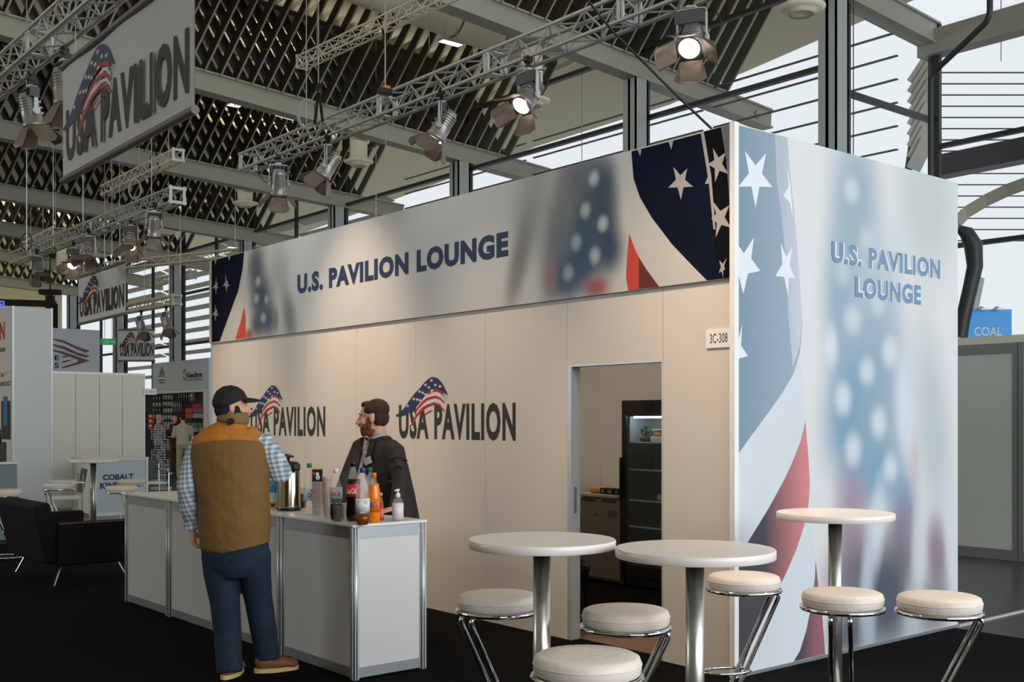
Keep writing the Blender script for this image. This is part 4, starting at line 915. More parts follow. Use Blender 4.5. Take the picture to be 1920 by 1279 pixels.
m = MB(); m.box((0, 0, .025), (.14, .16, .05)); m.build('container', [mat('clear_tray', (200, 206, 206), .3)], r, .006)
m = MB(); m.lathe([(.0005, .05), (.06, .052), (.07, .075), (.05, .10), (.0005, .108)], seg=20); m.build('orange_food', [mat('orange_food', (226, 150, 50), .5)], r)
m = MB(); m.box((0, .0, .115), (.13, .15, .014)); m.build('lid', [mat('clear_tray', (200, 206, 206), .3)], r, .004)
m = MB(); m.lathe([(.0005, 0), (.03, 0), (.036, .02), (.028, .05), (.0005, .056)], seg=16); o = m.build('tomato', [mat('tomato', (150, 40, 30), .4)]); o.location = (FX+.15, yb-.40, zs[3]); tag(o, 'small reddish tomato on a dark lower fridge shelf', 'vegetable')
m = MB(); m.box((0, 0, .03), (.05, .09, .05), M=Matrix.Rotation(.3, 4, 'X')); o = m.build('cheese_pack', [mat('cheese_pack', (190, 180, 110), .5)], None, .004); o.location = (FX+.15, yb-.38, zs[2]); tag(o, 'pale yellow pack on the third fridge shelf', 'food pack')
r = thing('mini_fridge', 'low grey fridge under the green boxes, left of the glass-door fridge', 'fridge', (FX-.0, 3.15, 0)); fg = mat('warm_grey_fridge', (150, 140, 126), .45, .2)
m = MB(); m.bx(.04, .45, 0, .58, .02, .84); m.build('cabinet', [fg], r, .004)
m = MB(); m.bx(0, .038, 0, .58, .05, .83); dr = m.build('door', [fg], r, .006)
m = MB(); m.bx(-.002, .01, .05, .25, .80, .826); m.bx(-.002, .01, .33, .53, .80, .826); m.build('handle_recess', [mat('recess_dark', (70, 64, 58), .6)], dr)
m = MB(); m.bx(-.012, .45, -.005, .585, .845, .875); m.build('top_plate', [mat('fridge_top', (196, 186, 172), .5)], r, .004)
m = MB(); add_text(m, 'beko', (-.0005, .36, .66), (0, -1, 0), (0, 0, 1), .07, .028, .02, 0, .0008); m.build('logo', [mat('dark_logo', (50, 40, 34), .5)], dr)
m = MB(); m.bx(-.0015, 0, .03, .16, .66, .73); m.build('sticker', [mat('sticker_grey', (110, 104, 94), .5)], dr)
ft = .876
m = MB()
r2 = thing('bread_bag', 'crumpled paper bag of bread on the left of the low fridge', 'bag', (FX+.14, 3.56, ft))
m.lathe([(.0005, .0), (.07, .0), (.095, .02), (.09, .05), (.05, .07), (.0005, .075)], seg=14, M=Matrix.Scale(1.35, 4, (0, 1, 0))); m.build('bag', [mat('bread_paper', (206, 150, 96), .8, bump=.8, bscale=40)], r2)
for k, (y, w_, lb) in enumerate(((3.44, .07, 'small green box next to the bread bag'), (3.34, .10, 'widest green box in the middle of the low fridge top'), (3.245, .06, 'green box at the right of the row on the low fridge'))):
    m = MB(); m.box((0, 0, .03), (.08, w_, .06)); m.box((-.0405, 0, .03), (.001, w_*.5, .03), 1); o = m.build('tea_box', [mat('dark_green_box', (24, 40, 30), .5), mat('box_print', (120, 120, 96), .6)]); o.location = (FX+.09, y, ft); tag(o, lb, 'box')
m = MB(); m.lathe([(.0005, 0), (.022, 0), (.022, .10), (.01, .13), (.01, .15), (.0005, .15)], seg=16); o = m.build('spice_jar', [mat('jar_clear', (190, 180, 160), .3)]); o.location = (FX+.12, 3.19, ft); tag(o, 'small clear jar between the green boxes and the glass-door fridge', 'jar')
m = MB(); m.box((0, 0, .02), (.12, .16, .04)); o = m.build('flat_case', [black], None, .008); o.location = (FX+.24, 3.34, ft); tag(o, 'flat black case behind the green boxes on the low fridge', 'case')
r = thing('waste_bin', 'black waste bin just inside the doorway', 'bin', (.30, 1.83, 0)); m = MB(); m.lathe([(.0005, 0), (.105, 0), (.135, .44), (.145, .45), (.145, .48), (.13, .50)], seg=32); m.build('bucket', [black], r)
m = MB(); m.tube([(.14*math.cos(a_), .14*math.sin(a_), .50+.035*math.sin(a_*2)) for a_ in [2*PI*k/30 for k in range(30)]], .012, 6, closed=True); m.build('bin_bag', [blackm], r)
m = MB(); m.box((0, 0, .035), (.07, .12, .07)); o = m.build('cleaning_sponge', [mat('lime_green', (150, 190, 40), .6)], None, .01); o.location = (.13, 1.72, 0); tag(o, 'lime green sponge pack on the floor in front of the black bin', 'sponge')
m = MB(); m.bx(.095, .60, .62, 2.6, -.001, .004); o = m.build('floor_strip', [mat('brown_strip', (112, 92, 78), .8, noise=.2, nscale=30)]); tag(o, 'brown floor strip just inside the lounge doorway', 'mat')  # flat brown strip of floor inside the doorway

# ------------------------------------------------------------------ left background
# two-seat black sofa
r = thing('sofa', 'black two-seat sofa standing left of the counter, seen from behind', 'sofa', (-1.75, 7.25, 0)); sf = mat('black_upholstery', (20, 19, 19), .8, spec=.2)
m = MB(); m.box((.08, 0, .36), (.60, 1.22, .20)); m.build('seat', [sf], r, .03)
m = MB(); m.bar((-.33, 0, .22), (-.46, 0, .80), .16, 1.30, (1, 0, 0)); m.build('backrest', [sf], r, .03)
for s in (-1, 1): m = MB(); m.box((.02, s*.69, .41), (.70, .10, .42)); m.build('armrest', [sf], r, .02); m = MB(); m.tube(fillet([(.35, s*.745, .2), (.35, s*.745, .61), (-.33, s*.745, .61)], .03, 3), .007, 6); m.build('arm_piping', [mat('sofa_trim', (100, 84, 70), .4, .4)], r)
for sx, sy in ((-1, -1), (-1, 1), (1, -1), (1, 1)): m = MB(); m.tube([(sx*.24+.02, sy*.55, .27), (sx*.36+.02, sy*.64, .004)], [.013, .008], 8); m.build('leg', [chrome], r)

def boothwall(name, label, cat, parts): 
    pass
# tall white stand wall with printed left face
yw = 15.16; xA = onY(23, 700, yw).x; xB = onY(99, 700, yw).x; Ht = 3.52
r = thing('stand_wall', 'tall white stand wall at the far left with red lettering on its narrow face', 'stand wall', (xA, yw, 0)); ww = xB-xA
pan_w = mat('stand_panel_cool', (206, 212, 216), .5)
m = MB(); m.bx(.03, ww-.03, 0, .05, .03, Ht); m.build('panel', [pan_w], r)
m = MB(); m.bx(0, .03, -.005, .055, 0, Ht+.01); m.bx(ww-.03, ww, -.005, .055, 0, Ht+.01); m.build('profile', [alu_white], r)
m = MB(); m.bx(0, .05, .055, 4, 2.42, Ht); m.bx(0, .05, .055, 4, .0, 2.40); pf = m.build('printed_face', [mat('stand_face', (206, 200, 196), .6)], r)
m = MB()
def TX_(s, u0, v0, u1, v1, mi, bold=.01):            # text on the x = xA face
    a = onX(u0, v1, xA); b = onX(u1, v1, xA); c = onX((u0+u1)/2, v0, xA); d = onX((u0+u1)/2, v1, xA)
    m = MB(); add_text(m, s, Vector((0, a.y-yw, (a.z+b.z)/2)), (0, -1, 0), (0, 0, 1), a.y-b.y, c.z-d.z, bold, 0, .004); m.build('lettering', [red_p if mi == 0 else mat('dark_text', (60, 60, 62), .7)], pf)
TX_('N', 0, 604, 9, 637, 0, .03); TX_('ions', 0, 649, 10, 660, 1); TX_('R IN', -2, 701, 7, 708, 1); TX_('CHNOLOGY', -2, 715, 21, 724, 1)
m = MB(); a = onX(3, 752, xA); b = onX(20, 824, xA); m.bx(-.006, .0, b.y-yw, a.y-yw, b.z, a.z); m.bx(-.009, -.006, (b.y+a.y)/2-yw-.1, (b.y+a.y)/2-yw+.15, (a.z+b.z)/2-.1, (a.z+b.z)/2+.4, 1); m.build('poster', [mat('poster_dark', (28, 28, 38), .4), mat('poster_blue', (30, 110, 160), .4)], pf)
# low counter below it with coffee machine
p = atY(4, 860, 14.6); r = thing('display_counter', 'grey-blue counter with a white top cut off at the left edge', 'counter', (p.x-.4, p.y+.3, 0), 0)
m = MB(); m.box((0, 0, .52), (1.2, .5, 1.0)); m.build('cabinet', [mat('grey_blue_panel', (120, 140, 146), .6)], r); m = MB(); m.box((0, 0, 1.04), (1.24, .54, .03)); m.build('worktop', [white_lam], r)
q = atY(3, 858, 14.6); r = thing('coffee_machine', 'black coffee machine on the counter at the left edge', 'coffee machine', (q.x, q.y+.2, 1.056)); m = MB(); m.box((0, 0, .13), (.18, .2, .26)); m.build('body', [black], r, .01); m = MB(); m.lathe([(.05, .26), (.05, .42), (.03, .44)], seg=16); m.build('tank', [black], r); m = MB(); m.lathe([(.02, .44), (.03, .46), (.0005, .48)], seg=12); m.build('knob', [whc], r)
# white panel stand
yw = 16.28; xA = onY(96, 800, yw).x; xB = onY(272, 800, yw).x
r = thing('stand_wall', 'low white panel wall behind the far bar table', 'stand wall', (xA, yw, 0)); ww = xB-xA
for i in range(4): m = MB(); m.bx(ww*i/4+.004, ww*(i+1)/4-.004, 0, .04, .04, 2.46); m.build('panel', [mat('stand_panel_warm', (222, 222, 212), .5)], r)
m = MB(); m.bx(0, ww, -.005, .045, 2.46, 2.5); m.bx(ww-.03, ww, -.006, .05, 0, 2.46); m.bx(0, ww, -.005, .045, 0, .04); m.build('profile', [alu_white], r)
m = MB(); a = onY(270, 740, yw-.02); b = onY(293, 729, yw-.02); m.bx(a.x, b.x, yw-.03, yw-.02, a.z, b.z); o = m.build('booth_number_sign', [MATS['sign_white']]); tag(o, 'small white sign reading C-413 by the black shop display', 'sign'); m = MB(); add_text(m, 'C-413', (a.x+.03, yw-.03, a.z+.03), (1, 0, 0), (0, 0, 1), (b.x-a.x)*.75, .055, 0, 0, .002); m.build('lettering', [MATS['sign_ink']], o)
# blue-lettered counter
yc = 14.2; xA = onY(168, 900, yc).x; xB = onY(278, 900, yc).x
r = thing('display_counter', 'pale counter with dark blue lettering, left background', 'counter', (xA, yc, 0)); ww = xB-xA
m = MB(); m.bx(.03, ww-.03, .01, .03, .05, .93); fp = m.build('front_panel', [mat('counter_cool', (198, 210, 218), .5)], r)
m = MB(); m.bx(.0, .02, .04, .9, .05, .93); m.build('side_panel', [mat('counter_cream', (214, 214, 202), .5)], r); m = MB(); m.bx(ww-.02, ww, .04, .9, .05, .93); m.build('side_panel', [MATS['counter_cream']], r)
m = MB(); m.bx(0, .03, 0, .03, 0, .95); m.bx(ww-.03, ww, 0, .03, 0, .95); m.bx(.03, ww-.03, .0, .03, .93, .95); m.bx(.03, ww-.03, .0, .03, 0, .05); m.build('frame', [alu_white], r)
m = MB(); m.bx(-.01, ww+.01, -.01, .92, .95, .975); m.build('worktop', [white_lam], r)
m = MB()
for s_, u0, v1, u1, v0 in (('COBALT', 193, 900, 251, 889), ('KINETICS', 188, 916, 256, 904)):
    a = onY(u0, v1, yc); b = onY(u1, v1, yc); c = onY((u0+u1)/2, v0, yc); d = onY((u0+u1)/2, v1, yc); add_text(m, s_, (a.x-xA, .01, (a.z+b.z)/2), (1, 0, 0), (0, 0, 1), b.x-a.x, c.z-d.z, .04, 0, .004)
m.build('lettering', [mat('cobalt_text', (26, 44, 110), .5)], fp)
# brown chevron sign
ye = 19.8; xA = onY(92, 650, ye).x; xB = onY(187, 650, ye).x; z0 = onY(140, 697, ye).z; z1 = onY(140, 617, ye).z
r = thing('fascia_sign', 'pale fascia sign with brown chevron stripes, above the low white panel wall', 'sign', (xA, ye, 0)); m = MB(); m.bx(0, xB-xA, 0, .05, z0, z1); fb = m.build('board', [mat('sign_board_cool', (176, 184, 192), .6)], r); m = MB(); m.bx(.02, .06, .0, .05, 0, z0); m.bx(xB-xA-.06, xB-xA-.02, 0, .05, 0, z0); m.build('post', [alu_white], r)
m = MB()
for pl in ([(455, 66), (475, 70), (560, 85), (680, 140), (800, 180), (760, 196), (690, 170), (570, 110), (475, 82), (455, 78)], [(455, 116), (475, 120), (570, 140), (690, 195), (800, 225), (760, 240), (690, 220), (560, 165), (475, 136), (455, 132)],
           [(455, 166), (475, 170), (560, 185), (690, 230), (800, 270), (560, 337), (545, 325), (685, 280), (695, 266), (680, 256), (560, 210), (475, 184), (455, 180)], [(545, 276), (600, 262), (655, 252), (590, 280), (560, 288)], [(545, 232), (590, 222), (612, 228), (570, 242)]):
    pts = [onY(u/4.7375, 620+v/4.7375, ye) for u, v in pl]; m.poly([Vector((p.x-xA, 0, p.z)) for p in pts], (0, -1, 0), .004, 0)
for s_, u0, v1, u1, v0 in (('E', 102.4, 675.5, 111, 666), ('S', 101.5, 690, 110.5, 680)):
    a = onY(u0, v1, ye); b = onY(u1, v1, ye); c = onY(u0, v0, ye); add_text(m, s_, (a.x-xA, 0, a.z), (1, 0, 0), (0, 0, 1), b.x-a.x, c.z-a.z, .02, 1, .004)
m.build('emblem', [mat('brown_print', (92, 58, 54), .6), blackm], fb)
# dark gantry with blue letters
r = thing('gantry_sign', 'dark gantry sign with blue letters at the far left', 'sign', atY(0, 700, 30)*1); r.location.z = 0; L0 = r.location.copy()
m = MB()
A = atY(-30, 566, 30)-L0; B = atY(103, 570, 30)-L0; m.bar(A, B, .16, .2, (0, 0, 1)); m.bar(B, Vector((B.x, B.y, 0)), .12, .12); m.build('frame', [blackm], r)
A = atY(-2, 578, 29.8)-L0; m = MB(); add_text(m, 'EL', A, (AX[0], AX[1], 0), (0, 0, 1), .22, .2, .03); m.build('lettering', [mat('blue_lit_letters', (90, 120, 230), .5, emit=.8)], r)
# exit sign
c = atY(203, 641, 30); r = thing('exit_sign', 'green emergency exit sign with a white arrow hanging by the left windows', 'sign', c, YAW); m = MB(); m.box((0, 0, 0), (.40, .05, .17)); m.build('housing', [mat('exit_green', (40, 150, 90), .5, emit=.3)], r)
m = MB(); m.box((.12, -.027, 0), (.12, .004, .03)); m.add([(.15, -.029, -.05), (.19, -.029, 0), (.15, -.029, .05)], [(0, 1, 2)]); m.box((.0, -.027, 0), (.02, .004, .12)); m.box((-.07, -.027, .02), (.025, .004, .06)); m.bar((-.07, -.028, 0), (-.11, -.028, -.05), .02, .004, (0, 0, 1)); m.bar((-.07, -.028, 0), (-.04, -.028, -.05), .02, .004, (0, 0, 1)); m.build('symbol', [white_p], r)
m = MB(); m.tube([(-.1, 0, .08), (-.1, 0, roof_z(c.x, c.y)+.05-c.z)], .01, 5); m.tube([(.1, 0, .08), (.1, 0, roof_z(c.x, c.y)+.05-c.z)], .01, 5); m.build('wire', [steel], r)
m = MB(); m.box((0, 0, 0), (.55, .3, .14)); m.box((0, 0, -.3), (.2, .2, .4)); m.tube([(0, 0, 0), (0, 0, 5)], .02, 6); o = m.build('loudspeaker', [blackm]); o.location = atY(94, 548, 32); o.rotation_euler = (0, 0, YAW); tag(o, 'small black hanging loudspeaker cluster above the far left gantry', 'loudspeaker')

# shop stand: fascia, black display wall, goods
xk = 7.65; P_ = lambda u, v, dx=0: onX(u, v, xk+dx)
ya_ = P_(389.5, 700).y; yb_ = P_(286, 700).y; zt = 3.36; zb = 2.5
r = thing('shop_stand', 'white stand with a grey logo fascia over a black goods wall, left of the lounge', 'stand', (xk, ya_, 0))
m = MB(); m.bx(0, .05, 0, yb_-ya_, zb, zt); fb = m.build('fascia', [mat('fascia_grey', (184, 190, 194), .6)], r)
m = MB(); m.bx(.02, .07, -.05, .35, 0, zb); m.bx(0.02, .06, .35, yb_-ya_+2.0, 2.42, zb); m.build('wall_panel', [white_panel], r)
m = MB(); m.bx(-.02, .04, -.12, -.02, 0, zt); m.build('profile', [alu_white], r)
m = MB()
a = P_(350, 706); b = P_(379, 706); add_text(m, 'KleenBore', (0, a.y-ya_, P_(365, 708).z), (0, -1, 0), (0, 0, 1), a.y-b.y, .16, .03, 0, .004)
a = P_(350, 713); add_text(m, 'CLEANED TO PRECISION', (0, a.y-ya_, P_(365, 714).z), (0, -1, 0), (0, 0, 1), a.y-b.y, .07, .01, 1, .004)
c = P_(346, 703)
for k in range(7):
    a_ = k*2*PI/7; R0 = .19
    m.poly([Vector((0, c.y-ya_+.6*R0*math.cos(a_+dd)*q, c.z+R0*math.sin(a_+dd)*q)) for dd, q in ((0, .45), (.25, 1.0), (.75, 1.0), (.45, .45))], (-1, 0, 0), .004, 1)
m.build('lettering', [blackm, red_p], fb)
m = MB(); c = P_(304, 706)
for k, (w_, z_, mi) in enumerate(((.36, -.22, 0), (.5, -.14, 1), (.5, -.08, 2), (.48, -.02, 1), (.42, .05, 0), (.34, .11, 0), (.24, .17, 0), (.10, .24, 0))): m.poly([Vector((0, c.y-ya_+q*w_*.5, c.z+z_+e_)) for q, e_ in ((1, 0), (.3, .02), (-1, .0), (-1, .04), (.2, .06), (1, .045))], (-1, 0, 0), .004, mi)
m.build('flag_emblem', [mat('grey_emblem', (70, 72, 76), .6), red_p, white_p], fb)
dwx = xk+.5; y0w = onX(383, 800, dwx).y; y1w = onX(268, 800, dwx).y
m = MB(); m.bx(dwx, dwx+.05, y0w, y1w, 0, 2.44); 
m.build('display_wall', [mat('black_display', (26, 25, 25), .7)], r).location = (-xk, -ya_, 0)
rg = random.Random(11)
cols = {'silver': mat('goods_silver', (150, 152, 158), .4), 'yellow': mat('goods_yellow', (150, 150, 50), .5), 'red': mat('goods_red', (190, 60, 50), .5), 'dark': mat('goods_dark', (60, 58, 58), .6), 'tan': mat('goods_tan', (130, 100, 76), .6), 'green': mat('goods_green', (90, 120, 80), .6), 'violet': mat('goods_violet', (120, 90, 110), .6)}
def goods(u, v, w_, h_, c, nm, lab_, grp):
    p = onX(u, v, dwx-.04); m = MB(); m.box((0, 0, 0), (.07, w_, h_)); m.box((-.036, 0, h_*.18), (.001, w_*.6, h_*.3), 1); o = m.build(nm, [cols[c], whl]); o.location = p; tag(o, lab_, 'pack', grp)
for j in range(5):
    for i in range(4): goods(309+i*4.6, 745+j*12.5, .09, .13, 'silver', 'hanging_pack', 'silver pack hung on the black goods wall above the man in beige', 'silver packs on the black goods wall')
for j in range(5):
    for i in range(3): goods(290+i*5.6, 748+j*11, .11, .12, ('dark', 'yellow', 'dark', 'yellow', 'dark')[j], 'hanging_pack', 'olive or dark pack hung at the left part of the black goods wall', 'olive packs on the black goods wall')
for i in range(5): goods(338+i*4.6, 746, .05, .32, 'dark', 'hanging_pack', 'long dark pack hung at the top right of the black goods wall', 'long dark packs on the goods wall')
goods(361, 744, .22, .26, 'tan', 'cardboard_box', 'brown cardboard box at the top right of the goods wall', None)
for i in range(4): goods(326+i*4.2, 763, .06, .30, 'violet', 'hanging_pack', 'long reddish pack in the middle of the goods wall', 'long reddish packs on the goods wall')
for i in range(3): goods(284, 782+i*9, .34, .16, 'red', 'red_box', ('uppermost', 'middle', 'lowest')[i]+' bright red box at the left of the goods wall', None)
# counter display stand (black header, red and grey packs)
r = thing('goods_rack', 'black floor rack with a red-lettered header, right of the man in beige', 'rack', (xk+.1, P_(366, 800).y, 0))
W0 = .55
m = MB(); m.box((0, 0, .9), (.05, W0*2, 1.8)) ; m.build('back_panel', [mat('rack_black', (20, 20, 20), .6)], r)
m = MB(); m.box((-.03, 0, P_(366, 760).z), (.02, W0*2, .26)); hd = m.build('header', [MATS['rack_black']], r); m = MB(); add_text(m, '—', (-.04, .3, P_(366, 762).z-.04), (0, -1, 0), (0, 0, 1), .6, .1, .03, 0, .003); m.build('lettering', [red_p], hd)
for (q, v, c_, w_) in ((.27, 770, 'red', .5), (-.27, 770, 'violet', .5), (.27, 780, 'red', .5), (-.27, 780, 'silver', .5), (0, 797, 'green', .9), (0, 806, 'silver', .9), (0, 820, 'red', .9)): m = MB(); m.box((-.10, q, P_(366, v).z), (.14, w_, .13)); m.build('pack', [cols[c_]], r)
# zigzag brochure rack
c = at_uY(302, 25.6); r = thing('brochure_rack', 'folding zigzag wire brochure rack left of the man in beige', 'brochure rack', c, YAW); wire = mat('rack_wire', (176, 180, 182), .4, .5)
for j in range(6):
    m = MB(); z0_ = .06+j*.235; s = 1 if j % 2 else -1
    for q in (-.03, .03): m.bar((-.08*s+q, 0, z0_), (.08*s+q, 0, z0_+.235), .03, .012, (1, 0, 0))
    m.build('spine', [wire], r)
    for k in (0, 1):
        m = MB(); zc = z0_+.06+k*.11; xo = (-.08+.16*(k+.5)/2)*s
        for zz in (0, .05, .10): m.tube([(xo-.17, -.03, zc+zz), (xo-.15, -.10, zc+zz), (xo+.15, -.10, zc+zz), (xo+.17, -.03, zc+zz)], .006, 5, closed=True)
        for q in (-.15, 0, .15): m.tube([(xo+q, -.10, zc), (xo+q, -.10, zc+.10)], .006, 5)
        m.build('tray', [wire], r)
m = MB(); m.bx(-.2, .2, -.15, .15, 0, .06); m.build('foot', [wire], r)
# tubular visitor chairs
def vchair(label, u, Y, ang):
    r = thing('visitor_chair', label, 'chair', at_uY(u, Y), YAW+math.radians(ang))
    m = MB(); m.box((0, 0, .45), (.44, .44, .04)); m.build('seat', [white_lam], r, .01)
    m = MB(); m.bar((0, .22, .52), (0, .28, .88), .42, .03, (1, 0, 0)); m.build('backrest', [mat('slate_back', (70, 72, 76), .6)], r, .01)
    for sx in (-1, 1):
        m = MB(); m.tube(fillet([(sx*.25, -.22, .01), (sx*.25, -.22, .66), (sx*.25, .24, .68)], .04, 3), .011, 8); m.build('arm_frame', [chrome], r)
        m = MB(); m.tube([(sx*.25, .2, .01), (sx*.24, .23, .8)], .011, 8); m.build('leg', [chrome], r)
        m = MB(); m.bar((sx*.25, -.2, .69), (sx*.25, .2, .69), .025, .05, (0, 0, 1)); m.build('armrest', [white_lam], r)
    return r
vchair('tubular armchair with a slate back, behind the left white stool', 121, 16.5, -60)
vchair('tubular armchair with a pale seat right of the blue-lettered counter', 283, 20.5, 40)

# ------------------------------------------------------------------ right background
xr = 7.0; pa = onX(1770, 800, xr).y; pb = onX(1908, 800, xr).y
r = thing('partition_wall', 'grey partition wall panel at the right edge behind the side wall', 'partition', (xr, pb, 0)); gp = mat('grey_partition', (186, 192, 190), .6); L = pa-pb
m = MB(); m.bx(0, .03, .04, L, .12, 2.38); m.build('panel', [gp], r); m = MB(); m.bx(-.01, .04, 0, .05, 0, 2.5); m.bx(-.01, .04, .05, L, 2.38, 2.5); m.bx(-.01, .04, .05, L, .0, .12); m.build('frame', [mat('grey_frame', (120, 126, 126), .5, .3)], r)
r = thing('partition_wall', 'narrow strip of a second grey partition cut by the right edge', 'partition', (xr-.0, pb-1.05, 0)); m = MB(); m.bx(0, .03, .04, 1.0, .12, 2.42); m.build('panel', [gp], r); m = MB(); m.bx(-.01, .04, .98, 1.04, 0, 2.5); m.bx(-.01, .04, 0, .98, 2.42, 2.5); m.bx(-.01, .04, 0, .98, 0, .12); m.build('frame', [MATS['grey_frame']], r)
m = MB(); xx = 8.6; m.bx(xx, xx+.05, -6, onX(1780, 700, xx).y, 0, onX(1850, 631, xx).z); o = m.build('stand_wall', [mat('cream_stand', (206, 204, 190), .6)]); tag(o, 'cream stand wall just visible above the grey partition at right', 'stand wall')
A = atY(1813, 630, 18.5); B = atY(1897, 630, 18.5); z1 = atY(1855, 580, 18.5).z; r = thing('hanging_sign', 'bright blue illuminated COAL sign above the partition at right', 'sign', (A.x, A.y, A.z-.1), YAW); w_ = (B-A).length
m = MB(); m.bx(0, w_, 0, .06, 0, z1-A.z+.1); bd = m.build('board', [mat('coal_blue', (50, 140, 210), .5, emit=.25)], r)
h0 = .1
m = MB(); add_text(m, 'COAL', (w_*.16, 0, h0+.0), (1, 0, 0), (0, 0, 1), w_*.62, .15, .01, 0, .004); add_text(m, '®', (w_*.78, 0, h0+.11), (1, 0, 0), (0, 0, 1), .03, .03, .0, 0, .004); m.build('lettering', [white_p], bd)
for q in (.25, .6):
    m = MB(); m.tube([(w_*q, .03, z1-A.z+.1), (w_*q, -.1, z1-A.z+.13), (w_*q+.05, -.14, z1-A.z+.1)], .012, 6); m.box((w_*q+.05, -.15, z1-A.z+.09), (.14, .05, .03)); m.build('arm_lamp', [yoke_m], r)
m = MB(); m.bx(w_-.05, w_, .0, .06, -(A.z-.1), 0); m.bx(0, .05, 0, .06, -(A.z-.1), 0); m.build('post', [alu_white], r)

# ================================================================== people
from mathutils.bvhtree import BVHTree
def organic(name, mb, voxel, it, mats, parent, cuts=None):
    me = bpy.data.meshes.new('tmp'); me.from_pydata([tuple(p) for p in mb.v], [], mb.f); o = bpy.data.objects.new('tmp', me); COL.objects.link(o)
    bm = bmesh.new(); bm.from_mesh(me); bmesh.ops.remove_doubles(bm, verts=bm.verts, dist=1e-6); bmesh.ops.recalc_face_normals(bm, faces=bm.faces); bm.to_mesh(me); bm.free()
    r = o.modifiers.new('r', 'REMESH'); r.mode = 'VOXEL'; r.voxel_size = voxel
    s = o.modifiers.new('s', 'SMOOTH'); s.iterations = it; s.factor = .5
    bpy.context.view_layer.update(); dg = bpy.context.evaluated_depsgraph_get(); m2 = bpy.data.meshes.new_from_object(o.evaluated_get(dg)); bpy.data.objects.remove(o)
    m2.name = name; m2.materials.clear()
    for m in (mats if isinstance(mats, (list, tuple)) else [mats]): m2.materials.append(m)
    if cuts:
        bm = bmesh.new(); bm.from_mesh(m2)
        for co, no in cuts: bmesh.ops.bisect_plane(bm, geom=bm.verts[:]+bm.edges[:]+bm.faces[:], plane_co=co, plane_no=no, clear_outer=True)
        bm.to_mesh(m2); bm.free()
    for p in m2.polygons: p.use_smooth = True
    ob = bpy.data.objects.new(name, m2); COL.objects.link(ob); ob.parent = parent; return ob
def ell(mb, c, r, M=None, seg=14):
    vs = []; fs = []; n = seg//2
    for i in range(n+1):
        a = PI*i/n
        for k in range(seg): b = 2*PI*k/seg; vs.append(Vector((c[0]+r[0]*math.sin(a)*math.cos(b), c[1]+r[1]*math.sin(a)*math.sin(b), c[2]+r[2]*math.cos(a))))
    for i in range(n):
        for k in range(seg): fs.append((i*seg+k, i*seg+(k+1) % seg, (i+1)*seg+(k+1) % seg, (i+1)*seg+k))
    mb.add(vs, fs, 0, True, M)
def hand(mb, w, d, nrm, curl=.3, sc=1.0, thumb=1):
    w = Vector(w); d = Vector(d).normalized(); n = Vector(nrm); n = (n-d*n.dot(d)).normalized(); s = d.cross(n)*thumb
    mb.tube([w-d*.02, w+d*.03, w+d*.075*sc, w+d*.09*sc], [(.022, .028), (.018, .038), (.016, .042), (.012, .040)], 12, ref=n)
    for k, (off, ln) in enumerate(((.030, .068), (.010, .078), (-.010, .072), (-.029, .056))):
        b = w+d*.082*sc+s*off; t1 = (d*math.cos(curl*.5)-n*math.sin(curl*.5)); t2 = (d*math.cos(curl*1.3)-n*math.sin(curl*1.3)); t3 = (d*math.cos(curl*2)-n*math.sin(curl*2))
        p1 = b+t1*ln*.42; p2 = p1+t2*ln*.33; p3 = p2+t3*ln*.25; mb.tube([b-d*.01, p1, p2, p3], [.0095, .0088, .008, .006], 8)
    b = w+d*.025+s*.032; mb.tube([b, b+d*.025+s*.022-n*.008, b+d*.055+s*.030-n*.012], [.013, .011, .008], 8)
def head_parts(mb, H):
    for c, r in (((0, -.01, .035), (.075, .095, .083)), ((0, .025, -.02), (.060, .066, .085)), ((0, .030, -.072), (.047, .050, .038)), ((0, .068, -.098), (.022, .018, .017)), ((0, .074, .034), (.048, .018, .011)),
                 ((.034, .058, -.022), (.024, .026, .024)), ((-.034, .058, -.022), (.024, .026, .024)), ((0, .086, -.056), (.022, .013, .006)), ((0, .084, -.066), (.019, .013, .006)), ((.076, -.008, -.006), (.009, .019, .031)), ((-.076, -.008, -.006), (.009, .019, .031)), ((.010, .104, -.030), (.008, .010, .007)), ((-.010, .104, -.030), (.008, .010, .007))): ell(mb, c, r, H)
    mb.tube([H @ Vector((0, .086, .022)), H @ Vector((0, .106, -.006)), H @ Vector((0, .118, -.026)), H @ Vector((0, .096, -.038))], [.008, .010, .0135, .008], 8)
def Hm(c, yaw, pitch=0, sc=1.0): return Matrix.Translation(Vector(c)) @ Matrix.Rotation(yaw, 4, 'Z') @ Matrix.Rotation(pitch, 4, 'X') @ Matrix.Scale(sc, 4)
skin = mat('skin', (214, 158, 132), .55, noise=.06, nscale=30)
def eyes(r, H):
    for s in (-1, 1):
        m = MB(); ell(m, (s*.030, .070, .010), (.010, .010, .007), H, 12); m.build('eye', [mat('eye_white', (200, 196, 190), .3)], r)
        m = MB(); ell(m, (s*.030, .0785, .010), (.0045, .0025, .0045), H, 10); m.build('iris', [black], r)
        m = MB(); m.tube([H @ Vector((s*.016, .090, .030)), H @ Vector((s*.032, .088, .034)), H @ Vector((s*.050, .076, .028))], [.003, .0042, .002], 6); m.build('eyebrow', [mat('dark_brown_hair', (46, 28, 18), .8, noise=.4, nscale=80)], r)

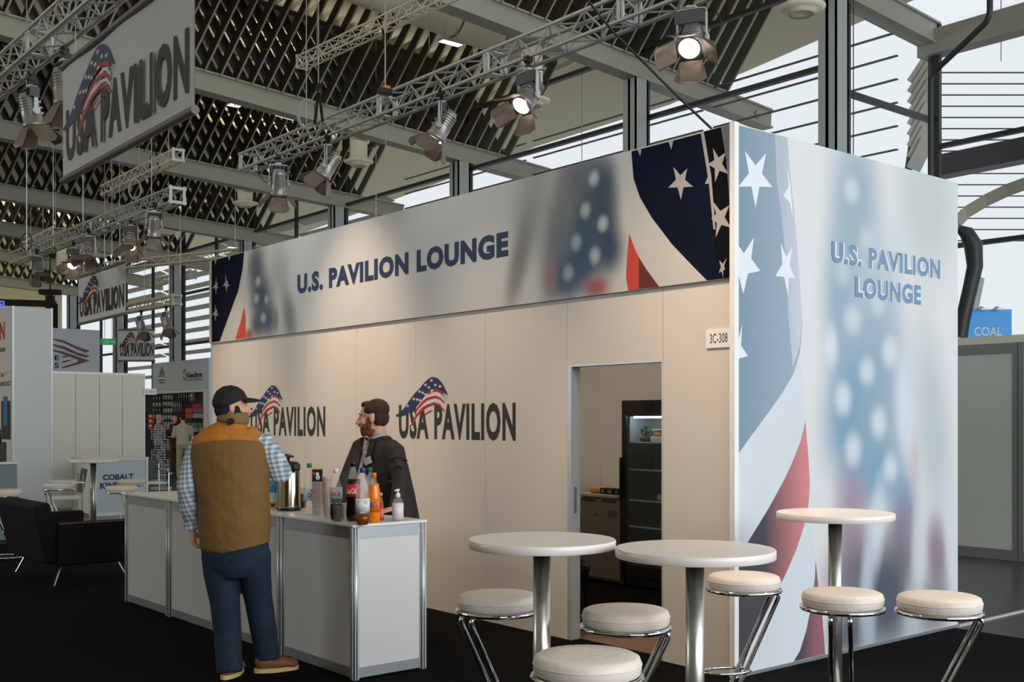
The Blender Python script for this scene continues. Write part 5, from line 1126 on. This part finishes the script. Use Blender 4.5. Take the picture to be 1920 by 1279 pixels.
def decal(src, root, name, strips, mt, off=.004):      # print or panel following a garment's surface: strips in picture columns/rows
    me = src.data; bv = BVHTree.FromPolygons([v.co.copy() for v in me.vertices], [tuple(p.vertices) for p in me.polygons])
    Mi = (Matrix.Translation(root.location) @ Matrix.Rotation(root.rotation_euler[2], 4, 'Z')).inverted(); o_ = Mi @ Vector((CX, CY, CH)); mb = MB()
    def hit(u, v):
        tgt = Mi @ atY(u, v, 8.0); d = (tgt-o_).normalized(); h = bv.ray_cast(o_, d)
        return (h[0]+h[1]*off) if h[0] is not None and h[1].dot(d) < 0 else ((h[0]-h[1]*off) if h[0] is not None else None)
    for (quad, nu, nv) in strips:
        a, b, c, d = quad; g = {}
        for i in range(nu+1):
            for j in range(nv+1):
                s, t = i/nu, j/nv; u = (a[0]*(1-s)+b[0]*s)*(1-t)+(d[0]*(1-s)+c[0]*s)*t; v = (a[1]*(1-s)+b[1]*s)*(1-t)+(d[1]*(1-s)+c[1]*s)*t; g[i, j] = hit(u, v)
        for i in range(nu):
            for j in range(nv):
                q = [g[i, j], g[i, j+1], g[i+1, j+1], g[i+1, j]]
                if all(x is not None for x in q): mb.add(q, [(0, 1, 2, 3)], 0, True)
    return mb.build(name, [mt], root)

# ---------------- man in the vest (local frame: x to the picture's right, y away, feet at 0)
YA = 7.0; rA = thing('person', 'man in a brown vest, plaid shirt and black cap, back turned, before the counter', 'person', at_uY(445, YA), YAW)
qa = lambda u, v, y=0: Vector(((u-960)/FPX*(YA+y)-(445-960)/FPX*YA, y, CH-(v-HZ)/FPX*(YA+y)))
HA = Hm(qa(434, 764, .03), -math.radians(68), 0, 1.03)
la, le, lw = qa(372, 832, .02), qa(350, 915, -.02), qa(361, 988, .05); ra_, re_, rw = qa(493, 828, .03), qa(527, 888, .03), qa(512, 876, .30)
lh, lk, lf = qa(417, 1015), qa(424, 1135, .0), qa(430, 1250, -.06); rh, rk, rf = qa(470, 1015), qa(482, 1125, .06), qa(502, 1232, .08)
m = MB(); head_parts(m, HA)
m.tube([qa(436, 800, .02), qa(434, 770, .02)], [.062, .058], 14)
m.tube([qa(442, 1030), qa(442, 960), qa(432, 880), qa(430, 835), qa(434, 808), qa(435, 790)], [(.15, .11), (.14, .10), (.17, .11), (.17, .10), (.10, .08), (.06, .06)], 20, ref=(1, 0, 0))
for a, b, c, s in ((la, le, lw, -1), (ra_, re_, rw, 1)): m.tube([a, b, c], [.045, .038, .027], 12)
for a, b, c in ((lh, lk, lf), (rh, rk, rf)): m.tube([a, b, c, c+Vector((0, .0, -.04))], [.08, .055, .04, .04], 14)
hand(m, lw+Vector((0, .0, -.01)), (.05, .12, -1), (-1, 0, 0), .7, 1, 1); hand(m, rw, (-.5, .8, .1), (0, 0, 1), .6, 1, 1)
organic('body', m, .006, 3, skin, rA)
# jeans
m = MB()
m.tube([qa(441, 1000), qa(441, 1030), qa(443, 1062), qa(444, 1082)], [(.205, .15), (.215, .15), (.195, .14), (.14, .11)], 22, ref=(1, 0, 0))
m.tube([qa(412, 1040), qa(414, 1075), qa(422, 1130), qa(427, 1190), qa(430, 1248, -.08), qa(431, 1262, -.09)], [.115, .108, .094, .086, .082, .082], 18)
m.tube([qa(476, 1035), qa(478, 1075, .02), qa(484, 1120, .05), qa(494, 1180, .07), qa(501, 1228, .08), qa(502, 1240, .07)], [.108, .102, .09, .084, .078, .076], 18)
jeans = mat('dark_denim', (15, 33, 52), .85, noise=.5, nscale=7, bump=.6, bscale=9); je = organic('jeans', m, .010, 4, jeans, rA)
# shoes
for f, dx, dy, yaw in ((qa(431, 1262, -.07), .0, 1, -.15), (qa(505, 1240, .07), 1, .35, -1.15)):
    M = Matrix.Translation((f.x, f.y, 0)) @ Matrix.Rotation(yaw, 4, 'Z'); m = MB()
    ell(m, (0, -.03, .065), (.045, .065, .06), M); ell(m, (0, .06, .05), (.05, .10, .042), M); ell(m, (0, .13, .04), (.047, .06, .034), M); m.tube([M @ Vector((0, -.02, .05)), M @ Vector((0, -.02, .09))], .040, 14)
    so = organic('shoe', m, .007, 3, mat('tan_shoe', (120, 70, 38), .6), rA)
    m = MB(); pl = [(.048*math.sin(t)*(1.0 if math.cos(t) < 0 else 1.15), .045+.145*-math.cos(t)) for t in [2*PI*k/24 for k in range(24)]]
    m.add([M @ Vector((x, y, 0)) for x, y in pl]+[M @ Vector((x, y, .026)) for x, y in pl], [tuple(range(24)), tuple(range(47, 23, -1))]+[(i, (i+1) % 24, 24+(i+1) % 24, 24+i) for i in range(24)]); m.build('sole', [mat('cream_sole', (196, 176, 120), .6)], so)
# shirt sleeves, plaid
def plaid():
    m = bpy.data.materials.new('plaid_cotton'); m.use_nodes = True; nt = m.node_tree; b = nt.nodes['Principled BSDF']; b.inputs['Roughness'].default_value = .8
    tc = nt.nodes.new('ShaderNodeTexCoord'); mp = nt.nodes.new('ShaderNodeMapping'); mp.inputs['Rotation'].default_value = (0, .12, .5); nt.links.new(tc.outputs['Object'], mp.inputs[0]); last = None
    for ax, sc in (('Z', 10.5), ('X', 12.0)):
        w_ = nt.nodes.new('ShaderNodeTexWave'); w_.bands_direction = ax; w_.inputs['Scale'].default_value = sc; nt.links.new(mp.outputs[0], w_.inputs['Vector'])
        r_ = nt.nodes.new('ShaderNodeMapRange'); r_.inputs[1].default_value = .35; r_.inputs[2].default_value = .62; r_.inputs[3].default_value = 0; r_.inputs[4].default_value = .5; nt.links.new(w_.outputs['Fac'], r_.inputs[0])
        if last is None: last = r_
        else:
            ad = nt.nodes.new('ShaderNodeMath'); ad.operation = 'ADD'; nt.links.new(last.outputs[0], ad.inputs[0]); nt.links.new(r_.outputs[0], ad.inputs[1]); last = ad
    cr_ = nt.nodes.new('ShaderNodeValToRGB'); cr_.color_ramp.elements[0].color = lin((206, 210, 212)); cr_.color_ramp.elements[1].color = lin((112, 124, 136)); e = cr_.color_ramp.elements.new(.5); e.color = lin((158, 170, 182))
    nt.links.new(last.outputs[0], cr_.inputs[0]); nt.links.new(cr_.outputs[0], b.inputs['Base Color']); return m
pld = plaid()
m = MB(); m.tube([la+Vector((.03, 0, .02)), la*.6+le*.4, le, le*.5+lw*.5, lw+Vector((0, 0, .03)), lw], [.075, .070, .064, .060, .050, .047], 16)
m.tube([qa(352, 860, -.0), qa(338, 905, -.02), qa(344, 960, .0)], [.03, .025, .03], 8); organic('shirt_sleeve', m, .008, 3, pld, rA)
m = MB(); m.tube([lw+Vector((0, 0, .03)), lw+Vector((0, .004, -.012))], [.054, .058], 16); m.build('cuff', [pld], rA)
m = MB(); m.tube([ra_+Vector((-.03, 0, .02)), ra_*.5+re_*.5+Vector((.005, 0, 0)), re_, re_*.5+rw*.5, rw], [.078, .076, .072, .062, .052], 16); organic('shirt_sleeve', m, .008, 3, pld, rA)
# vest
m = MB()
m.tube([qa(440, 1034), qa(440, 1026), qa(440, 990), qa(438, 940), qa(434, 890), qa(430, 850), qa(430, 828), qa(432, 812), qa(434, 800), qa(435, 793)],
       [(.196, .15), (.218, .165), (.228, .175), (.228, .172), (.243, .168), (.252, .158), (.235, .14), (.175, .118), (.115, .10), (.085, .085)], 28, ref=(1, 0, -.05))
m.tube([qa(362, 838, .0), qa(374, 826, .0), qa(400, 812, 0)], [.03, .042, .045], 10); m.tube([qa(502, 838, .01), qa(490, 824, .01), qa(465, 808, 0)], [.03, .042, .045], 10)
m.tube([qa(436, 800, .0), qa(436, 788, .0), qa(434, 779, .0)], [.092, .092, .088], 20)
vm = bpy.data.materials.new('two_tone_vest'); vm.use_nodes = True; nt = vm.node_tree; b = nt.nodes['Principled BSDF']; b.inputs['Roughness'].default_value = .75
tc = nt.nodes.new('ShaderNodeTexCoord'); sp = nt.nodes.new('ShaderNodeSeparateXYZ'); nt.links.new(tc.outputs['Object'], sp.inputs[0])
crv = nt.nodes.new('ShaderNodeMath'); crv.operation = 'MULTIPLY_ADD'; sq = nt.nodes.new('ShaderNodeMath'); sq.operation = 'MULTIPLY'; nt.links.new(sp.outputs[0], sq.inputs[0]); nt.links.new(sp.outputs[0], sq.inputs[1]); nt.links.new(sq.outputs[0], crv.inputs[0]); crv.inputs[1].default_value = .5; nt.links.new(sp.outputs[2], crv.inputs[2])
rp = nt.nodes.new('ShaderNodeMapRange'); rp.inputs[1].default_value = qa(430, 824).z-.003; rp.inputs[2].default_value = qa(430, 824).z+.003; nt.links.new(crv.outputs[0], rp.inputs[0])
mx = nt.nodes.new('ShaderNodeMix'); mx.data_type = 'RGBA'; mx.inputs[6].default_value = lin((116, 84, 36)); mx.inputs[7].default_value = lin((176, 108, 34)); nt.links.new(rp.outputs[0], mx.inputs[0]); nt.links.new(mx.outputs[2], b.inputs['Base Color'])
n2 = nt.nodes.new('ShaderNodeTexNoise'); n2.inputs['Scale'].default_value = 5; n2.inputs['Detail'].default_value = 3; nt.links.new(tc.outputs['Object'], n2.inputs['Vector']); bp = nt.nodes.new('ShaderNodeBump'); bp.inputs['Strength'].default_value = .7; bp.inputs['Distance'].default_value = .05; nt.links.new(n2.outputs['Fac'], bp.inputs['Height']); nt.links.new(bp.outputs[0], b.inputs['Normal'])
vest = organic('vest', m, .009, 4, vm, rA, cuts=[(qa(440, 1030), Vector((.22, 0, -1)).normalized())])
m = MB(); m.tube([qa(436, 793, -.0), qa(437, 784, .0), qa(436, 776, .0)], [(.100, .104), (.104, .106), (.092, .096)], 22, ref=(1, 0, 0)); col_ = organic('collar', m, .008, 3, mat('vest_collar', (124, 98, 52), .8), rA)
m = MB(); m.tube([qa(433, 790, -.10), qa(433, 790, -.122)], .022, 10); m.build('collar_toggle', [blackm], rA)
# chest lettering on the back yoke
me = vest.data; bvv = BVHTree.FromPolygons([v.co.copy() for v in me.vertices], [tuple(p.vertices) for p in me.polygons])
vs, fs = text2d('FIRST LITE', .03, 1.1); pa_, pb_ = qa(404, 820), qa(433, 819); mb = MB(); pts = []
for x, y in vs:
    X = pa_.x+(pb_.x-pa_.x)*x; Z = qa(404, 821).z+.017*y; h = bvv.ray_cast(Vector((X, -1, Z)), Vector((0, 1, 0))); pts.append((h[0]+Vector((0, -.004, 0))) if h[0] is not None else Vector((X, -.1, Z)))
mb.add(pts, [tuple(f) for f in fs]); mb.build('lettering', [mat('orange_lettering', (255, 130, 40), .6)], vest)
# cap, hair, beard
m = MB(); ell(m, (0, -.008, .046), (.088, .106, .092), HA); ell(m, (0, -.03, .03), (.086, .09, .07), HA)
cut = HA @ Vector((0, 0, .022)); up = (HA.to_3x3() @ Vector((0, .42, -1))).normalized()
capo = organic('cap', m, .006, 4, mat('black_cap', (18, 18, 19), .8), rA, cuts=[(cut, up)])
m = MB(); P0 = []; k_ = 14
for i in range(k_+1):
    t = -1+2*i/k_; x = .072*t; P0.append((x, .085*math.sqrt(max(0, 1-t*t*.55)), .058-.014*t*t)); 
for i in range(k_+1):
    t = -1+2*i/k_; x = .074*t; P0.append((x, .085+.085*math.sqrt(max(0, 1-t**4)), .046-.020*t*t))
n_ = k_+1; tv = [HA @ Vector(p) for p in P0]+[HA @ (Vector(p)+Vector((0, 0, .006))) for p in P0]; ff = []
for i in range(k_):
    ff += [(i, i+1, n_+i+1, n_+i), (2*n_+i, 3*n_+i, 3*n_+i+1, 2*n_+i+1), (n_+i, n_+i+1, 3*n_+i+1, 3*n_+i)]
m.add(tv, ff, 0, True); m.build('cap_brim', [MATS['black_cap']], rA)
m = MB(); m.lathe([(.0005, .138), (.008, .137), (.009, .132)], seg=12, M=HA); m.build('cap_button', [MATS['black_cap']], rA)
hairA = mat('near_black_hair', (22, 18, 16), .9, noise=.4, nscale=90)
m = MB(); ell(m, (0, -.05, -.012), (.072, .056, .062), HA); ell(m, (0, -.045, -.055), (.064, .040, .045), HA); ell(m, (0, -.03, .02), (.079, .07, .05), HA); organic('hair', m, .006, 2, hairA, rA)
m = MB(); ell(m, (0, .034, -.080), (.056, .058, .042), HA); ell(m, (.058, .020, -.035), (.014, .030, .052), HA); ell(m, (-.058, .020, -.035), (.014, .030, .052), HA); ell(m, (0, .094, -.044), (.028, .012, .007), HA); ell(m, (.045, .045, -.058), (.024, .036, .036), HA); ell(m, (-.045, .045, -.058), (.024, .036, .036), HA); organic('beard', m, .006, 2, hairA, rA)
eyes(rA, HA)

# ---------------- man behind the counter
YB = 8.0; rB = thing('person', 'bearded man in a dark suit with a name badge leaning on the counter, facing left', 'person', at_uY(710, YB), YAW)
qb = lambda u, v, y=0: Vector(((u-960)/FPX*(YB+y)-(710-960)/FPX*YB, y, CH-(v-HZ)/FPX*(YB+y)))
Lb = Vector((.65, -.76, 0)); Fb = Vector((-.76, -.65, 0))
HB = Hm(qb(700, 784, -.02), math.radians(84), math.radians(-4), 1.08)
ls, lel, lwr = qb(741, 842, -.15), qb(752, 902, -.22), qb(742, 958, -.36)
rs, rel, rwr = qb(678, 838, .10), qb(652, 898, -.02), qb(632, 948, -.34)
hipc = qb(742, 985, .04)
m = MB(); head_parts(m, HB); m.tube([qb(712, 822, .0), qb(706, 795, .0)], [.060, .056], 14)
m.tube([hipc, qb(735, 930, .02), qb(722, 870, .0), qb(716, 842, .0), qb(712, 822, .0)], [(.15, .11), (.14, .10), (.14, .09), (.11, .07), (.06, .055)], 20, ref=Lb)
m.tube([ls-Lb*.05+Vector((0, 0, -.05)), lel, lwr], [.03, .04, .028], 12); m.tube([rs+Lb*.05+Vector((0, 0, -.05)), rel, rwr], [.03, .04, .028], 12)
for s in (-1, 1):
    hp = hipc+Lb*s*.09; m.tube([hp, hp+Vector((.02, .02, -.42)), hp+Vector((.04, .05, -.80)), hp+Vector((.04, .05, -.86))], [.08, .055, .04, .04], 14)
    ell(m, (hp.x-.02, hp.y-.0, .05), (.10, .06, .04))
zt_ = KT+.004
lwr2 = Vector((lwr.x, lwr.y, zt_+.03)); hand(m, lwr2, (-.55, -.75, -.06), (0, 0, 1), .12, 1, -1); m.tube([lwr, lwr2], .027, 10)
rwr2 = Vector((rwr.x, rwr.y, zt_+.03)); hand(m, rwr2, (-.3, -.9, -.06), (0, 0, 1), .12, 1, -1); m.tube([rwr, rwr2], .027, 10)
organic('body', m, .006, 3, skin, rB)
suit = mat('dark_suit', (38, 32, 30), .75, noise=.2, nscale=6, bump=.35, bscale=9)
m = MB()
m.tube([qb(746, 1030, .05), qb(745, 985, .05), qb(736, 930, .03), qb(724, 880, .0), qb(717, 850, .0), qb(713, 832, .0), qb(712, 818, .0)],
       [(.20, .155), (.20, .155), (.195, .145), (.205, .14), (.19, .125), (.13, .10), (.07, .07)], 26, ref=Lb)
m.tube([ls-Lb*.06+Vector((0, 0, .01)), ls+Vector((0, 0, -.015)), ls*.5+lel*.5, lel, lel*.5+lwr*.5, lwr+Vector((0, 0, .0))], [.066, .070, .068, .062, .056, .050], 16)
m.tube([rs+Lb*.05+Vector((0, 0, .01)), rs, rs*.5+rel*.5, rel, rel*.5+rwr*.5, rwr], [.070, .072, .068, .062, .056, .048], 16)
for v in (862, 880, 905, 925): m.tube([qb(728, v, -.20), qb(748, v-7, -.29), qb(764, v+2, -.22)], .010, 6)
jk = organic('suit_jacket', m, .009, 3, suit, rB)
m = MB()
for s in (-1, 1):
    hp = hipc+Lb*s*.09; m.tube([hp+Vector((0, 0, .05)), hp, hp+Vector((.02, .02, -.42)), hp+Vector((.04, .05, -.80)), hp+Vector((.04, .05, -.88))], [.10, .105, .085, .075, .072], 16)
organic('trousers', m, .012, 3, suit, rB)
hairB = mat('brown_hair', (50, 30, 20), .8, noise=.5, nscale=90); beardB = mat('brown_beard', (112, 66, 42), .9, noise=.5, nscale=110)
m = MB(); ell(m, (0, -.030, .058), (.080, .086, .072), HB); ell(m, (0, -.062, -.002), (.068, .046, .058), HB); ell(m, (0, .036, .092), (.054, .042, .026), HB); ell(m, (.055, .0, .055), (.027, .05, .035), HB); ell(m, (-.055, .0, .055), (.027, .05, .035), HB); ell(m, (.052, -.045, .0), (.026, .035, .055), HB); ell(m, (-.052, -.045, .0), (.026, .035, .055), HB); organic('hair', m, .006, 2, hairB, rB)
m = MB(); ell(m, (0, .036, -.078), (.0535, .060, .044), HB); ell(m, (0, .070, -.098), (.028, .022, .024), HB)
for s in (-1, 1): ell(m, (s*.060, .018, -.035), (.010, .020, .045), HB); ell(m, (s*.045, .045, -.055), (.017, .026, .024), HB)
ell(m, (0, .098, -.045), (.024, .011, .006), HB); organic('beard', m, .0055, 2, beardB, rB); eyes(rB, HB)
# shirt collar ring under the jaw, shirt front, badge, pin following the jacket
m = MB(); m.tube([qb(711, 828, -.0), qb(705, 814, -.01)], [(.072, .070), (.070, .066)], 18, ref=Lb); m.build('shirt_collar', [mat('grey_shirt', (160, 166, 172), .8)], rB)
decal(jk, rB, 'shirt_front', [(((682, 822), (694, 830), (688, 852), (680, 848)), 4, 6), (((680, 848), (688, 852), (676, 892), (669, 892)), 4, 8)], mat('pale_shirt', (206, 196, 192), .8))
decal(jk, rB, 'lapel', [(((695, 822), (706, 826), (694, 866), (687, 856)), 4, 8)], mat('lapel_cloth', (30, 26, 25), .7), .008)
decal(jk, rB, 'name_badge', [(((684, 861), (697, 855), (701, 867), (688, 873)), 3, 3)], mat('badge_white', (206, 206, 206), .4), .014)
decal(jk, rB, 'lapel_pin', [(((685, 846), (690, 846), (690, 850), (685, 850)), 2, 2)], mat('pin_white', (230, 225, 220), .4), .011)

# ---------------- visitors far behind, at the shop stand
def visitor(label, u, Y, yaw, top_c, leg_c, hair_c, h=1.76, arms='down', bag=None):
    r = thing('person', label, 'person', at_uY(u, Y), YAW+yaw); s = h/1.76; V = lambda x, y, z: Vector((x*s, y*s, z*s)); H = Hm(V(0, .03, 1.63), 0, -.15, s)
    tm = mat('cloth_%d_%d_%d' % top_c, top_c, .8, noise=.2, nscale=8); lm = mat('cloth_%d_%d_%d' % leg_c, leg_c, .8, noise=.2, nscale=8)
    A = [(V(-.19, 0, 1.42), V(-.25, .03, 1.13), V(-.16, .24, 1.12)), (V(.19, 0, 1.42), V(.25, .03, 1.13), V(.18, .22, 1.12))] if arms == 'up' else [(V(-.19, 0, 1.42), V(-.25, -.01, 1.13), V(-.24, .05, .88)), (V(.19, 0, 1.42), V(.25, -.01, 1.13), V(.24, .05, .88))]
    Lg = [(V(-.09, 0, .92), V(-.10, .01, .50), V(-.11, -.02, .09)), (V(.09, 0, .92), V(.11, .03, .50), V(.12, .05, .09))]
    m = MB(); head_parts(m, H); m.tube([V(0, 0, .92), V(0, 0, 1.1), V(0, 0, 1.35), V(0, 0, 1.45), V(0, 0, 1.5), V(0, .01, 1.58)], [(.15, .1), (.14, .09), (.16, .1), (.12, .08), (.055, .055), (.05, .05)], 16, ref=(1, 0, 0))
    for a, b, c in A: m.tube([a, b, c], [.045, .038, .027], 10); hand(m, c, (c-b), (0, 0, 1) if arms == 'up' else (1, 0, 0), .6)
    for a, b, c in Lg: m.tube([a, b, c], [.08, .055, .04], 12); ell(m, (c.x, c.y+.05, .05), (.045, .12, .04))
    organic('body', m, .010, 2, skin, r)
    m = MB(); m.tube([V(0, 0, .90), V(0, 0, .92), V(0, 0, 1.1), V(0, 0, 1.32), V(0, 0, 1.43), V(0, 0, 1.48), V(0, 0, 1.51)], [(.18, .13), (.19, .14), (.18, .13), (.205, .135), (.17, .11), (.09, .08), (.06, .06)], 20, ref=(1, 0, 0))
    for a, b, c in A: m.tube([a, a*.5+b*.5, b, b*.3+c*.7], [.07, .062, .056, .045], 12)
    organic('shirt', m, .013, 2, tm, r)
    m = MB(); m.tube([V(0, 0, .96), V(0, 0, .88), V(0, 0, .8)], [(.17, .13), (.18, .135), (.15, .12)], 16, ref=(1, 0, 0))
    for a, b, c in Lg: m.tube([a, b, c, c-V(0, 0, .03)], [.10, .082, .07, .07], 14)
    organic('trousers', m, .013, 2, lm, r)
    for a, b, c in Lg: m = MB(); ell(m, (c.x, c.y+.05, .045), (.052, .135, .046)); m.build('shoe', [mat('pale_shoe', (190, 188, 184), .6)], r)
    if hair_c: m = MB(); ell(m, (0, -.028, .05), (.081, .088, .076), H); ell(m, (0, -.055, -.01), (.068, .045, .055), H); organic('hair', m, .009, 2, mat('hair_%d' % hair_c[0], hair_c, .9), r)
    if bag: m = MB(); m.box((.30*s, -.02, 1.0*s), (.08, .34, .30)); m.build('shoulder_bag', [mat('olive_bag', (60, 54, 40), .7)], r, .02)
    return r
visitor('man in beige with an olive bag, seen from behind at the goods wall', 343, 31.0, math.radians(25), (178, 170, 152), (150, 142, 120), (34, 28, 24), 1.80, 'up', True)
visitor('grey-haired man in a pale jacket behind the wire brochure rack', 297, 31.5, math.radians(-60), (120, 122, 124), (40, 40, 44), (170, 168, 164), 1.78)
visitor('bald person in a dark red top facing the man in beige', 327, 32.5, math.radians(-150), (70, 30, 28), (96, 60, 36), None, 1.76, 'up')
